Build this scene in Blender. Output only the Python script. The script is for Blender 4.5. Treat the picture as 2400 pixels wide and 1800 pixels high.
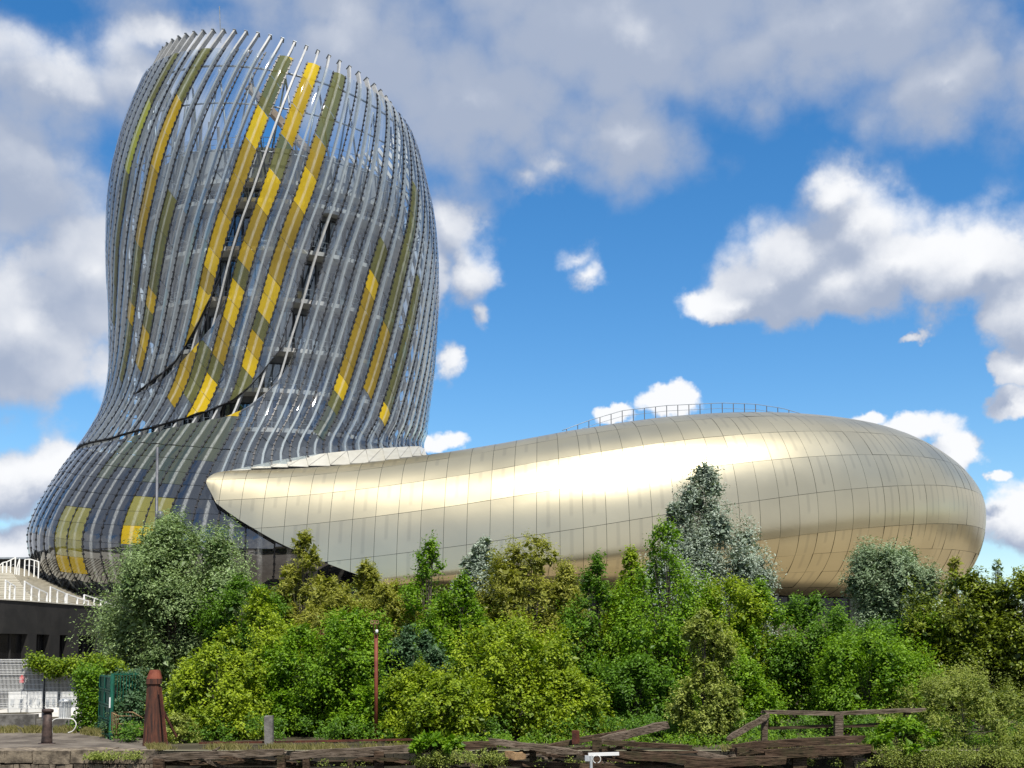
import bpy, math, random
import numpy as np
from math import radians, sin, cos, pi
# ---------------------------------------------------------------- camera, sky, sun, exposure
for o in list(bpy.data.objects): bpy.data.objects.remove(o)
SC = bpy.context.scene
COL = SC.collection
PITCH = radians(5.0)
camd = bpy.data.cameras.new('camera'); cam = bpy.data.objects.new('camera', camd); COL.objects.link(cam)
camd.sensor_width = 36; camd.lens = 36 * 1200 / 1024; camd.shift_y = 163 / 1024
camd.clip_start = .5; camd.clip_end = 8000
cam.location = (0, 0, 3.2); cam.rotation_euler = (pi / 2 + PITCH, 0, 0)
SC.camera = cam
SUN_EL, SUN_AZ = radians(61), radians(22)          # behind the camera, a little to the right
sund = bpy.data.lights.new('sun', 'SUN'); sund.energy = 5.0; sund.angle = radians(.53); sund.color = (1, .95, .86)
sun = bpy.data.objects.new('sun', sund); COL.objects.link(sun)
sun.rotation_euler = (pi / 2 - SUN_EL, 0, SUN_AZ)
SC.view_settings.view_transform = 'Standard'; SC.view_settings.look = 'None'
SC.view_settings.exposure = 0.3; SC.view_settings.gamma = 1; SC.view_settings.use_curve_mapping = False
SC.cycles.max_bounces = 6; SC.cycles.transparent_max_bounces = 12; SC.cycles.glossy_bounces = 3; SC.cycles.diffuse_bounces = 2
SC.cycles.use_denoising = True; SC.cycles.caustics_reflective = False; SC.cycles.caustics_refractive = False

F2 = 2592.0; CYP = 829.5 + 163 * 2.16
def at(x, y, Y):
    """point at depth Y seen in the direction measured as (x, y) on a 2212-wide print of the photo"""
    a = (x - 1106) / F2; b = (CYP - y) / F2
    d = np.array([a, cos(PITCH) - b * sin(PITCH), sin(PITCH) + b * cos(PITCH)])
    return np.array([0, 0, 3.2]) + d * (Y / d[1])
def azel(x, y):
    d = at(x, y, 100.) - np.array([0, 0, 3.2]); d /= np.linalg.norm(d)
    return math.degrees(math.atan2(d[0], d[1])), math.degrees(math.asin(d[2]))

class NT:
    def __init__(s, tree): s.t = tree
    def n(s, typ, ins=None, **kw):
        nd = s.t.nodes.new(typ)
        for k, v in kw.items(): setattr(nd, k, v)
        if ins:
            for k, v in ins.items():
                if isinstance(v, bpy.types.NodeSocket): s.t.links.new(v, nd.inputs[k])
                else: nd.inputs[k].default_value = v
        return nd
    def m(s, op, a, b=None, c=None, clamp=False):
        nd = s.t.nodes.new('ShaderNodeMath'); nd.operation = op; nd.use_clamp = clamp
        for i, v in enumerate((a, b, c)):
            if v is None: continue
            if isinstance(v, bpy.types.NodeSocket): s.t.links.new(v, nd.inputs[i])
            else: nd.inputs[i].default_value = v
        return nd.outputs[0]
    def vm(s, op, a, b=None, c=None, out=0):
        nd = s.t.nodes.new('ShaderNodeVectorMath'); nd.operation = op
        for i, v in enumerate((a, b, c)):
            if v is None: continue
            if isinstance(v, bpy.types.NodeSocket): s.t.links.new(v, nd.inputs[i])
            else: nd.inputs[i].default_value = v
        return nd.outputs['Value'] if out == 'v' else nd.outputs[0]
    def mix(s, f, a, b, typ='RGBA', blend='MIX'):
        nd = s.t.nodes.new('ShaderNodeMix'); nd.data_type = typ
        if typ == 'RGBA': nd.blend_type = blend; ia, ib, io = 6, 7, 2
        else: ia, ib, io = 2, 3, 0
        for i, v in ((0, f), (ia, a), (ib, b)):
            if isinstance(v, bpy.types.NodeSocket): s.t.links.new(v, nd.inputs[i])
            else:
                if typ == 'RGBA' and i and len(v) == 3: v = (*v, 1)
                nd.inputs[i].default_value = v
        return nd.outputs[io]
    def sstep(s, v, lo, hi):
        nd = s.t.nodes.new('ShaderNodeMapRange'); nd.interpolation_type = 'SMOOTHSTEP'
        s.t.links.new(v, nd.inputs[0]); nd.inputs[1].default_value = lo; nd.inputs[2].default_value = hi
        return nd.outputs[0]
    def noise(s, vec, scale, detail=4, rough=.5, out=0, dist=0):
        nd = s.n('ShaderNodeTexNoise', {'Scale': scale, 'Detail': detail, 'Roughness': rough, 'Distortion': dist})
        if vec is not None: s.t.links.new(vec, nd.inputs['Vector'])
        return nd.outputs[out]

# cloud banks: centre and half-size, as seen (x, y, rx, ry) on the 2212-wide print; turned into azimuth / elevation below
CLOUDS = [
 (1320, 60, 560, 190), (1010, 220, 260, 175), (1350, 290, 210, 135), (1800, 70, 480, 150), (2080, 170, 240, 120), (760, 90, 330, 190),
 (1190, 370, 150, 70, .62), (1130, 405, 100, 55, .6), (2330, 150, 220, 140), (600, -120, 900, 130), (1600, -120, 900, 160),
 (120, 160, 190, 95), (60, 340, 220, 200), (190, 560, 190, 230), (40, 720, 260, 190), (395, 55, 170, 65), (300, 180, 170, 130), (60, 1040, 230, 90), (0, 1180, 170, 70, .8), (-250, 600, 260, 420),
 (1795, 405, 74, 74), (1845, 480, 150, 100), (1735, 555, 165, 95), (1930, 560, 210, 105), (2110, 575, 190, 100), (2200, 660, 90, 110), (1590, 655, 120, 44), (1660, 605, 110, 68), (1800, 620, 230, 85), (2300, 600, 160, 160),
 (965, 470, 80, 110, .85), (1005, 600, 90, 115, .85), (1035, 690, 60, 70, .6), (960, 780, 56, 80, .55), (900, 600, 90, 160),
 (1265, 555, 120, 60, .45), (1300, 590, 100, 60, .45), (2010, 725, 60, 18, .3),
 (1455, 858, 46, 36), (1360, 892, 46, 22), (1870, 900, 60, 24), (1970, 930, 100, 40), (2085, 985, 52, 52), (985, 950, 50, 30, .7), (940, 960, 40, 20),
 (2190, 1120, 80, 75), (2160, 1040, 28, 18), (2190, 870, 46, 36), (2180, 790, 40, 40)]
world = bpy.data.worlds.new('World'); SC.world = world; world.use_nodes = True
world.cycles.sampling_method = 'MANUAL'; world.cycles.sample_map_resolution = 256
wt = world.node_tree; wt.nodes.clear()
grp = bpy.data.node_groups.new('cloud_field', 'ShaderNodeTree')
grp.interface.new_socket('Vector', in_out='INPUT', socket_type='NodeSocketVector')
grp.interface.new_socket('Field', in_out='OUTPUT', socket_type='NodeSocketFloat')
g = NT(grp); gi = g.n('NodeGroupInput'); go = g.n('NodeGroupOutput')
acc = None
for (x, y, rx, ry, *wt_) in CLOUDS:
    a0, e0 = azel(x, y); sx = math.degrees(rx / F2); sy = math.degrees(ry / F2)
    L = g.vm('MULTIPLY_ADD', gi.outputs[0], (1 / sx, 1 / sy, 0), (-a0 / sx, -e0 / sy, 0))
    L = g.vm('LENGTH', L, out='v'); L = g.m('SUBTRACT', wt_[0] if wt_ else 1.0, L)
    if acc is None: acc = L
    else:
        nd = g.n('ShaderNodeMath', operation='SMOOTH_MAX'); nd.inputs[2].default_value = .25
        grp.links.new(acc, nd.inputs[0]); grp.links.new(L, nd.inputs[1]); acc = nd.outputs[0]
grp.links.new(acc, go.inputs[0])
w = NT(wt)
tc = w.n('ShaderNodeTexCoord'); dirv = tc.outputs['Generated']
sep = w.n('ShaderNodeSeparateXYZ'); wt.links.new(dirv, sep.inputs[0])
az = w.m('MULTIPLY', w.m('ARCTAN2', sep.outputs[0], sep.outputs[1]), 180 / pi)
el = w.m('MULTIPLY', w.m('ARCSINE', sep.outputs[2]), 180 / pi)
ae = w.n('ShaderNodeCombineXYZ'); wt.links.new(az, ae.inputs[0]); wt.links.new(el, ae.inputs[1])
warp = w.noise(dirv, 9, 6, .62, out=1)
warp = w.vm('MULTIPLY_ADD', warp, (5.2, 4.2, 0), (-2.6, -2.1, 0))
wpos = w.vm('ADD', ae.outputs[0], warp)
big = w.noise(dirv, 2.3, 5, .55)                                  # cloud cover beyond the banks in view
far = w.m('MAXIMUM', w.sstep(w.m('ABSOLUTE', az), 25, 36), w.sstep(el, 33, 42))
bigc = w.m('MULTIPLY_ADD', big, 5.0, -2.05)
fine = w.noise(dirv, 34, 5, .6)
def vor(scale, amp, vec):
    nd = w.n('ShaderNodeTexVoronoi', {'Scale': scale, 'Vector': vec}, feature='F1'); return w.m('MULTIPLY_ADD', nd.outputs['Distance'], -amp, amp * .5)
vdir = w.vm('MULTIPLY_ADD', warp, (.006, .006, .006), dirv)
finec = w.m('ADD', w.m('MULTIPLY_ADD', fine, .5, -.25), w.m('ADD', vor(17, .55, vdir), vor(42, .32, vdir)))
def field(pos):
    gn = wt.nodes.new('ShaderNodeGroup'); gn.node_tree = grp; wt.links.new(pos, gn.inputs[0])
    return w.mix(far, gn.outputs[0], bigc, 'FLOAT')
D0 = w.m('ADD', field(wpos), finec)
up = w.vm('ADD', wpos, (.3, 1.5, 0))
D1 = w.m('ADD', field(up), w.m('MULTIPLY', finec, .25))
edge = w.m('MULTIPLY_ADD', w.sstep(el, 15, 22), .75, .62)        # the nearer, higher cloud base is the softer one
dens = w.sstep(w.m('DIVIDE', D0, edge), -.2, .5)
lit = w.m('SUBTRACT', D0, D1)
soft = w.noise(dirv, 6, 5, .55)
lit = w.m('ADD', lit, w.m('MULTIPLY_ADD', soft, 1.5, -.75))
lit = w.m('SUBTRACT', lit, w.m('MULTIPLY', w.sstep(D0, .25, 1.0), .16))
lit = w.m('SUBTRACT', lit, w.m('MULTIPLY', w.sstep(el, 15, 25), .48))      # higher clouds show more of their shaded bases
lit = w.sstep(lit, -.55, .62)
ccol = w.mix(lit, (3.2, 3.75, 4.9), (7.9, 8.0, 8.2))
sky = w.n('ShaderNodeTexSky', sky_type='NISHITA'); sky.sun_disc = False
sky.sun_elevation = SUN_EL; sky.sun_rotation = pi - SUN_AZ; sky.altitude = 10; sky.air_density = 1.0; sky.dust_density = .3; sky.ozone_density = 3.0
hs = w.n('ShaderNodeHueSaturation', {'Saturation': 1.34, 'Value': 1.28, 'Color': sky.outputs[0]})
wc = w.mix(dens, hs.outputs[0], ccol)
bg = w.n('ShaderNodeBackground', {'Color': wc, 'Strength': .1}); wo = w.n('ShaderNodeOutputWorld', {'Surface': bg.outputs[0]})

# ---------------------------------------------------------------- helpers
RNG = np.random.default_rng(7)
random.seed(7)
def mesh_from(V, Fc, smooth=False, uv=None, mi=None, attr=None):
    me = bpy.data.meshes.new('m'); V = np.asarray(V, np.float32)
    if isinstance(Fc, np.ndarray):
        n, k = Fc.shape; loops = Fc.astype(np.int32).ravel(); st = np.arange(0, n * k, k, dtype=np.int32); tot = np.full(n, k, np.int32)
    else:
        n = len(Fc); tot = np.array([len(f) for f in Fc], np.int32); st = np.r_[0, np.cumsum(tot)[:-1]].astype(np.int32); loops = np.concatenate([np.asarray(f, np.int32) for f in Fc])
    me.vertices.add(len(V)); me.vertices.foreach_set('co', V.ravel())
    me.loops.add(len(loops)); me.loops.foreach_set('vertex_index', loops)
    me.polygons.add(n); me.polygons.foreach_set('loop_start', st)
    if mi is not None: me.polygons.foreach_set('material_index', np.asarray(mi, np.int32))
    me.polygons.foreach_set('use_smooth', np.full(n, bool(smooth)))
    if uv is not None:
        l = me.uv_layers.new(name='UVMap'); l.data.foreach_set('uv', np.asarray(uv, np.float32)[loops].ravel())
    if attr is not None:
        a = me.attributes.new('tone', 'FLOAT', 'FACE'); a.data.foreach_set('value', np.asarray(attr, np.float32))
    me.update(calc_edges=True); me.validate()
    return me
def obj(name, me, mats, parent=None, loc=None, rot=None):
    o = bpy.data.objects.new(name, me); COL.objects.link(o)
    for m in (mats if isinstance(mats, (list, tuple)) else [mats]): 
        if len(me.materials) < (len(mats) if isinstance(mats, (list, tuple)) else 1): me.materials.append(m)
    if parent: o.parent = parent
    if loc is not None: o.location = loc
    if rot is not None: o.rotation_euler = rot
    return o
def tag(o, label, cat, group=None, kind=None):
    o['label'] = label; o['category'] = cat
    if group: o['group'] = group
    if kind: o['kind'] = kind
    return o
def empty(name, label, cat, loc=(0, 0, 0), group=None):
    o = bpy.data.objects.new(name, None); COL.objects.link(o); o.location = loc; o.empty_display_size = .2
    return tag(o, label, cat, group)
def structure(o): o['kind'] = 'structure'; return o
BOXF = [(0, 3, 2, 1), (4, 5, 6, 7), (0, 1, 5, 4), (1, 2, 6, 5), (2, 3, 7, 6), (3, 0, 4, 7)]
class MB:
    def __init__(s): s.v = []; s.f = []; s.n = 0; s.mi = []
    def add(s, V, Fc, m=0):
        V = np.asarray(V, float); s.v.append(V); s.f += [tuple(i + s.n for i in f) for f in Fc]; s.mi += [m] * len(Fc); s.n += len(V); return s
    def box(s, c, d, rz=0, m=0, jit=0, rx=0, ry=0):
        d = np.asarray(d) / 2; P = np.array([(a, b, e) for e in (-1, 1) for a, b in ((-1, -1), (1, -1), (1, 1), (-1, 1))]) * d
        if jit: P += RNG.normal(0, jit, P.shape)
        if rx: P = P @ np.array([[1, 0, 0], [0, cos(rx), sin(rx)], [0, -sin(rx), cos(rx)]])
        if ry: P = P @ np.array([[cos(ry), 0, -sin(ry)], [0, 1, 0], [sin(ry), 0, cos(ry)]])
        if rz: P = P @ np.array([[cos(rz), sin(rz), 0], [-sin(rz), cos(rz), 0], [0, 0, 1]])
        return s.add(P + np.asarray(c), BOXF, m)
    def beam(s, p, q, wd, ht, m=0, jit=0, upv=(0, 0, 1)):
        p = np.asarray(p, float); q = np.asarray(q, float); t = q - p; L = np.linalg.norm(t); t /= L
        sd = np.cross(t, upv); 
        if np.linalg.norm(sd) < 1e-4: sd = np.cross(t, (0, 1, 0))
        sd /= np.linalg.norm(sd); u = np.cross(sd, t)
        P = []
        for e in (p, q):
            for a, b in ((-1, -1), (1, -1), (1, 1), (-1, 1)): P.append(e + sd * a * wd / 2 + u * b * ht / 2)
        P = np.array(P)
        if jit: P += RNG.normal(0, jit, P.shape)
        return s.add(P, BOXF, m)
    def tube(s, pts, rad, n=6, m=0, cap=True):
        pts = np.asarray(pts, float); k = len(pts); rad = np.broadcast_to(rad, (k,))
        t = np.gradient(pts, axis=0); t /= np.linalg.norm(t, axis=1, keepdims=True) + 1e-9
        ref = np.array([0, 0, 1.]) if abs(t[0][2]) < .8 else np.array([1., 0, 0])
        V = []
        for i in range(k):
            a = np.cross(t[i], ref); a /= np.linalg.norm(a) + 1e-9; b = np.cross(t[i], a)
            for j in range(n): V.append(pts[i] + rad[i] * (cos(2 * pi * j / n) * a + sin(2 * pi * j / n) * b))
        Fc = [(i * n + j, i * n + (j + 1) % n, (i + 1) * n + (j + 1) % n, (i + 1) * n + j) for i in range(k - 1) for j in range(n)]
        if cap: Fc += [tuple(range(n - 1, -1, -1)), tuple((k - 1) * n + j for j in range(n))]
        return s.add(V, Fc, m)
    def lathe(s, prof, c, n=20, m=0, cap=True):
        V = [(c[0] + r * cos(2 * pi * j / n), c[1] + r * sin(2 * pi * j / n), c[2] + z) for r, z in prof for j in range(n)]
        k = len(prof); Fc = [(i * n + j, i * n + (j + 1) % n, (i + 1) * n + (j + 1) % n, (i + 1) * n + j) for i in range(k - 1) for j in range(n)]
        if cap: Fc += [tuple(range(n - 1, -1, -1)), tuple((k - 1) * n + j for j in range(n))]
        return s.add(V, Fc, m)
    def build(s, name, mats, parent=None, smooth=False):
        me = mesh_from(np.concatenate(s.v), s.f, smooth, mi=s.mi)
        return obj(name, me, mats, parent)

# ---------------------------------------------------------------- materials
def newmat(name):
    m = bpy.data.materials.new(name); m.use_nodes = True; m.node_tree.nodes.clear(); t = NT(m.node_tree)
    out = t.n('ShaderNodeOutputMaterial'); return m, t, out
def fin(m, t, out, sh): m.node_tree.links.new(sh, out.inputs[0]); return m
def objnoise(t, scale, detail=4, rough=.55, world=False):
    if world: v = t.n('ShaderNodeNewGeometry').outputs['Position']
    else: v = t.n('ShaderNodeTexCoord').outputs['Object']
    return t.noise(v, scale, detail, rough)
def simple(name, c1, c2, scale=3, rough=.7, metal=0, bump=0, bscale=20, spec=.4, detail=6, lo=.35, hi=.65):
    m, t, out = newmat(name)
    f = t.sstep(objnoise(t, scale, detail, .6, True), lo, hi)
    ins = {'Base Color': t.mix(f, c1, c2), 'Roughness': rough, 'Metallic': metal, 'Specular IOR Level': spec}
    if bump:
        b = t.n('ShaderNodeBump', {'Strength': bump, 'Distance': .03, 'Height': objnoise(t, bscale, 5, .6, True)}); ins['Normal'] = b.outputs[0]
    return fin(m, t, out, t.n('ShaderNodeBsdfPrincipled', ins).outputs[0])
def glass_mat(name, tint, diff, amt, painted_glint=.3, ior=1.6, rough=.03):
    """thin glazing: mirror part by angle, the rest seen through with a tint, plus a share of printed colour"""
    m, t, out = newmat(name)
    uv = t.n('ShaderNodeUVMap').outputs[0]; sx = t.n('ShaderNodeSeparateXYZ', {0: uv})
    ge = t.n('ShaderNodeNewGeometry'); cs = t.m('ABSOLUTE', t.vm('DOT_PRODUCT', ge.outputs['Normal'], ge.outputs['Incoming'], out='v'))
    f0 = ((ior - 1) / (ior + 1)) ** 2
    fr = t.m('MULTIPLY_ADD', t.m('POWER', t.m('SUBTRACT', 1.0, cs, clamp=True), 5.0), 1 - f0, f0)
    tr = t.n('ShaderNodeBsdfTransparent', {'Color': (*tint, 1)}).outputs[0]
    gl = t.n('ShaderNodeBsdfGlossy', {'Color': (1, 1, 1, 1), 'Roughness': rough}).outputs[0]
    oi = t.n('ShaderNodeObjectInfo').outputs['Random']
    mot = t.m('MULTIPLY_ADD', objnoise(t, .35, 3, .5, True), .7, .62)
    dc = t.n('ShaderNodeMix', data_type='RGBA', blend_type='MULTIPLY'); dc.inputs[0].default_value = 1
    dc.inputs[6].default_value = (*diff, 1); t.t.links.new(t.n('ShaderNodeCombineColor', {0: mot, 1: mot, 2: mot}).outputs[0], dc.inputs[7])
    df = t.n('ShaderNodeBsdfDiffuse', {'Color': dc.outputs[2]}).outputs[0]
    a = t.n('ShaderNodeMixShader', {0: amt, 1: tr, 2: df}).outputs[0]
    if painted_glint:  # pale light streak painted down the pane centre, over the rib behind
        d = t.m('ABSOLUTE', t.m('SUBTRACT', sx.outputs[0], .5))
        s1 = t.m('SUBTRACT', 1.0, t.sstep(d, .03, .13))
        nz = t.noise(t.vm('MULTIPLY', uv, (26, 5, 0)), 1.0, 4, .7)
        s1 = t.m('MULTIPLY', s1, t.m('MULTIPLY', t.sstep(nz, .2, .7), painted_glint))
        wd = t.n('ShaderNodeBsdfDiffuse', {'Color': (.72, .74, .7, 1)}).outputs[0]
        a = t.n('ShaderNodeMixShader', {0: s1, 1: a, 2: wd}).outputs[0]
    return fin(m, t, out, t.n('ShaderNodeMixShader', {0: fr, 1: a, 2: gl}).outputs[0])
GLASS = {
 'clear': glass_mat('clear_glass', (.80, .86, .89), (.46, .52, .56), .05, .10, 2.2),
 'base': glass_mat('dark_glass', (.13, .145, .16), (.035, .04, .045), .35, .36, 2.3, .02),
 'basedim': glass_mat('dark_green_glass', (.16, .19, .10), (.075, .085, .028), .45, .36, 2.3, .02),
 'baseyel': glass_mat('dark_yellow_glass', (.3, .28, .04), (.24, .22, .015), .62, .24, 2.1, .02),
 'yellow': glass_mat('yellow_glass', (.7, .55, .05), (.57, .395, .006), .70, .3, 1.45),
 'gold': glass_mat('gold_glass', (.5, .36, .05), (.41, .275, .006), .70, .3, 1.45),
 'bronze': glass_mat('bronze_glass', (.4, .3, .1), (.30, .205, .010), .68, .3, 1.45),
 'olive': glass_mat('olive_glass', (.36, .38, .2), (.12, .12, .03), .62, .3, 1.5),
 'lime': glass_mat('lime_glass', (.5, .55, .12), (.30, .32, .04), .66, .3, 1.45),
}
GK = list(GLASS); GM = [GLASS[k] for k in GK]
M_RIB = simple('rib_paint', (.31, .315, .315), (.40, .40, .39), 1.5, .5)
M_RAIL = simple('rail_dark', (.012, .013, .016), (.03, .03, .035), 3, .45)
M_STEEL = simple('steel_grey', (.22, .25, .28), (.30, .33, .36), 2, .45, .3)
M_WHITEMETAL = simple('white_metal', (.72, .73, .72), (.8, .8, .78), 2, .4)
M_SLAB = simple('concrete_pale', (.46, .45, .44), (.58, .57, .55), 1.2, .8)
M_CORE = simple('core_cladding', (.16, .165, .175), (.25, .255, .27), .8, .6)
M_ROOFDRUM = simple('roof_drum', (.34, .35, .37), (.42, .43, .45), .6, .6)
M_LINER = simple('liner_dark', (.02, .021, .023), (.05, .05, .055), .5, .8)
M_WARMBEAM = simple('rust_beam', (.20, .16, .12), (.3, .25, .2), 1.0, .6)
def window_glass(name, c, rough=.03, ior=2.8):
    m, t, out = newmat(name)
    f = t.n('ShaderNodeFresnel', {'IOR': ior}).outputs[0]
    d = t.n('ShaderNodeBsdfDiffuse', {'Color': (*c, 1)}).outputs[0]; gl = t.n('ShaderNodeBsdfGlossy', {'Roughness': rough}).outputs[0]
    return fin(m, t, out, t.n('ShaderNodeMixShader', {0: f, 1: d, 2: gl}).outputs[0])
M_WIN = window_glass('window_pane', (.03, .05, .075)); M_FOOT = window_glass('foot_pane', (.012, .014, .018), .04, 1.5); M_WINB = window_glass('window_blind', (.22, .26, .30))
def gold_mat():
    m, t, out = newmat('champagne_metal')
    uv = t.n('ShaderNodeUVMap').outputs[0]; sx = t.n('ShaderNodeSeparateXYZ', {0: uv})
    oi = t.n('ShaderNodeObjectInfo').outputs['Random']
    d = t.m('ABSOLUTE', t.m('SUBTRACT', sx.outputs[0], .5))
    st = t.m('SUBTRACT', 1.0, t.sstep(d, .035, .12))
    vv = t.m('SUBTRACT', sx.outputs[1], t.m('MULTIPLY_ADD', oi, .9, -.25))
    st = t.m('MULTIPLY', st, t.sstep(vv, -.02, .1))
    st = t.m('MULTIPLY', st, t.m('GREATER_THAN', oi, .3))
    st = t.m('MULTIPLY', st, .16)
    n1 = objnoise(t, .25, 4, .5, True)
    base = t.mix(t.sstep(n1, .3, .7), (.60, .53, .36), (.65, .575, .39))
    jit = t.m('MULTIPLY_ADD', oi, .07, .965)
    base = t.mix(1.0, base, t.n('ShaderNodeCombineColor', {0: jit, 1: jit, 2: jit}).outputs[0], blend='MULTIPLY')
    base = t.mix(st, base, (.16, .15, .13))
    rg = t.m('ADD', t.m('MULTIPLY_ADD', n1, .06, .28), 0.0)
    bp = t.n('ShaderNodeBump', {'Strength': .05, 'Distance': .05, 'Height': objnoise(t, .8, 3, .5, True)})
    b = t.n('ShaderNodeBsdfPrincipled', {'Base Color': base, 'Metallic': .86, 'Roughness': rg, 'Normal': bp.outputs[0], 'Anisotropic': .36, 'Anisotropic Rotation': .0, 'Tangent': t.n('ShaderNodeTangent', direction_type='UV_MAP').outputs[0]})
    return fin(m, t, out, b.outputs[0])
M_GOLD = gold_mat()
M_WHITEPANEL = simple('cream_metal', (.62, .60, .52), (.70, .68, .60), .8, .38, .5)
# ground
def ground_mat():
    m, t, out = newmat('ground_earth')
    a = objnoise(t, .35, 7, .6, True); b = objnoise(t, 3.0, 6, .65, True); c = objnoise(t, 22, 4, .6, True)
    col = t.mix(t.sstep(a, .4, .62), (.045, .038, .022), (.10, .085, .055))
    col = t.mix(t.m('MULTIPLY', t.sstep(b, .5, .7), .6), col, (.03, .035, .015))
    col = t.mix(t.m('MULTIPLY', c, .35), col, (.05, .045, .03))
    bp = t.n('ShaderNodeBump', {'Strength': .6, 'Distance': .04, 'Height': c})
    return fin(m, t, out, t.n('ShaderNodeBsdfPrincipled', {'Base Color': col, 'Roughness': .95, 'Specular IOR Level': .2, 'Normal': bp.outputs[0]}).outputs[0])
M_GROUND = ground_mat()
M_PLAZA = simple('plaza_paving', (.25, .215, .155), (.33, .285, .21), .5, .9)
M_BANK = simple('dark_bank', (.012, .011, .008), (.04, .034, .022), 2.0, .95, bump=.8)
M_QUAY = simple('quay_paving', (.07, .056, .044), (.165, .14, .112), .9, .9, bump=.4, bscale=30)
M_STONE = simple('quay_stone', (.07, .055, .04), (.25, .20, .145), 3.5, .95, bump=.8, bscale=9, detail=8)
M_COPING = simple('coping_stone', (.07, .055, .04), (.26, .21, .15), 3.2, .95, bump=.7, bscale=12, detail=8)
M_PAVE = simple('pale_paving', (.48, .46, .42), (.60, .57, .52), .6, .9)
def timber(name, c0, c1, c2):
    m, t, out = newmat(name); v = t.n('ShaderNodeNewGeometry').outputs['Position']
    a = t.noise(t.vm('MULTIPLY', v, (1.6, 16, 22)), 1.0, 7, .65, dist=.4); b2 = t.noise(v, 1.7, 6, .6); cr = t.noise(t.vm('MULTIPLY', v, (2.5, 30, 45)), 1.0, 3, .5)
    col = t.mix(t.sstep(a, .32, .70), c0, c1); col = t.mix(t.m('MULTIPLY', t.sstep(b2, .46, .66), .75), col, c2); col = t.mix(t.m('MULTIPLY', t.sstep(cr, .58, .66), .8), col, (.008, .006, .004))
    bp = t.n('ShaderNodeBump', {'Strength': .9, 'Distance': .03, 'Height': t.m('SUBTRACT', a, t.sstep(cr, .56, .68))})
    return fin(m, t, out, t.n('ShaderNodeBsdfPrincipled', {'Base Color': col, 'Roughness': .92, 'Specular IOR Level': .2, 'Normal': bp.outputs[0]}).outputs[0])
M_WOOD = timber('old_timber', (.03, .018, .011), (.13, .085, .055), (.05, .045, .022))
M_WOODGREY = timber('grey_timber', (.06, .043, .030), (.24, .19, .145), (.10, .075, .05))
M_RUST = simple('rust', (.045, .014, .009), (.12, .036, .018), 2.5, .85, bump=.5, bscale=16, detail=8)
M_RUSTPALE = simple('rust_pale', (.20, .12, .06), (.34, .22, .11), 5, .85, bump=.5)
def rust_streaks():
    m, t, out = newmat('rust_streaks'); v = t.n('ShaderNodeNewGeometry').outputs['Position']
    a = t.noise(t.vm('MULTIPLY', v, (14, 14, .9)), 1.0, 6, .65); b2 = t.noise(v, 2.2, 6, .6)
    col = t.mix(t.sstep(a, .35, .68), (.020, .010, .008), (.14, .045, .022)); col = t.mix(t.m('MULTIPLY', t.sstep(b2, .45, .65), .6), col, (.055, .02, .012))
    bp = t.n('ShaderNodeBump', {'Strength': .5, 'Distance': .03, 'Height': a})
    return fin(m, t, out, t.n('ShaderNodeBsdfPrincipled', {'Base Color': col, 'Roughness': .85, 'Normal': bp.outputs[0]}).outputs[0])
M_RUSTCOL = rust_streaks()
M_REDOX = simple('red_oxide', (.13, .026, .014), (.22, .06, .03), 3, .7)
M_IRON = simple('old_iron', (.035, .026, .024), (.09, .06, .05), 6, .6, .3, bump=.4)
M_DARKCLAD = simple('dark_cladding', (.013, .0125, .012), (.024, .0225, .021), .7, .75, bump=.15, bscale=6)
M_BLACK = simple('deep_window', (.006, .006, .007), (.012, .012, .013), 1, .25)
M_CONC = simple('old_concrete', (.07, .066, .06), (.2, .19, .175), 2.2, .95, bump=.6, bscale=11, detail=8)
M_STEP = simple('stone_steps', (.52, .49, .41), (.62, .585, .50), 1.2, .85)
M_TAUPE = simple('taupe_wall', (.20, .175, .15), (.27, .24, .21), .8, .85)
M_WHITE = simple('white_paint', (.74, .74, .72), (.8, .8, .78), 2, .5)
M_GREEN = simple('green_paint', (.008, .085, .055), (.018, .14, .09), 2.2, .5, bump=.1)
M_GALV = simple('galvanised', (.55, .57, .58), (.66, .68, .69), 4, .4, .4)
M_LAMP = simple('lamp_grey', (.08, .085, .10), (.12, .125, .14), 3, .5, .3)
M_CABLE = simple('cable_white', (.6, .6, .57), (.7, .7, .66), 4, .6)
M_RED = simple('red_plastic', (.55, .02, .03), (.65, .04, .04), 4, .5)
def water_mat():
    m, t, out = newmat('dock_water')
    h = objnoise(t, 1.3, 5, .6, True)
    bp = t.n('ShaderNodeBump', {'Strength': .35, 'Distance': .1, 'Height': h})
    return fin(m, t, out, t.n('ShaderNodeBsdfPrincipled', {'Base Color': (.045, .05, .035, 1), 'Roughness': .08, 'Normal': bp.outputs[0]}).outputs[0])
M_WATER = water_mat()

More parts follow.
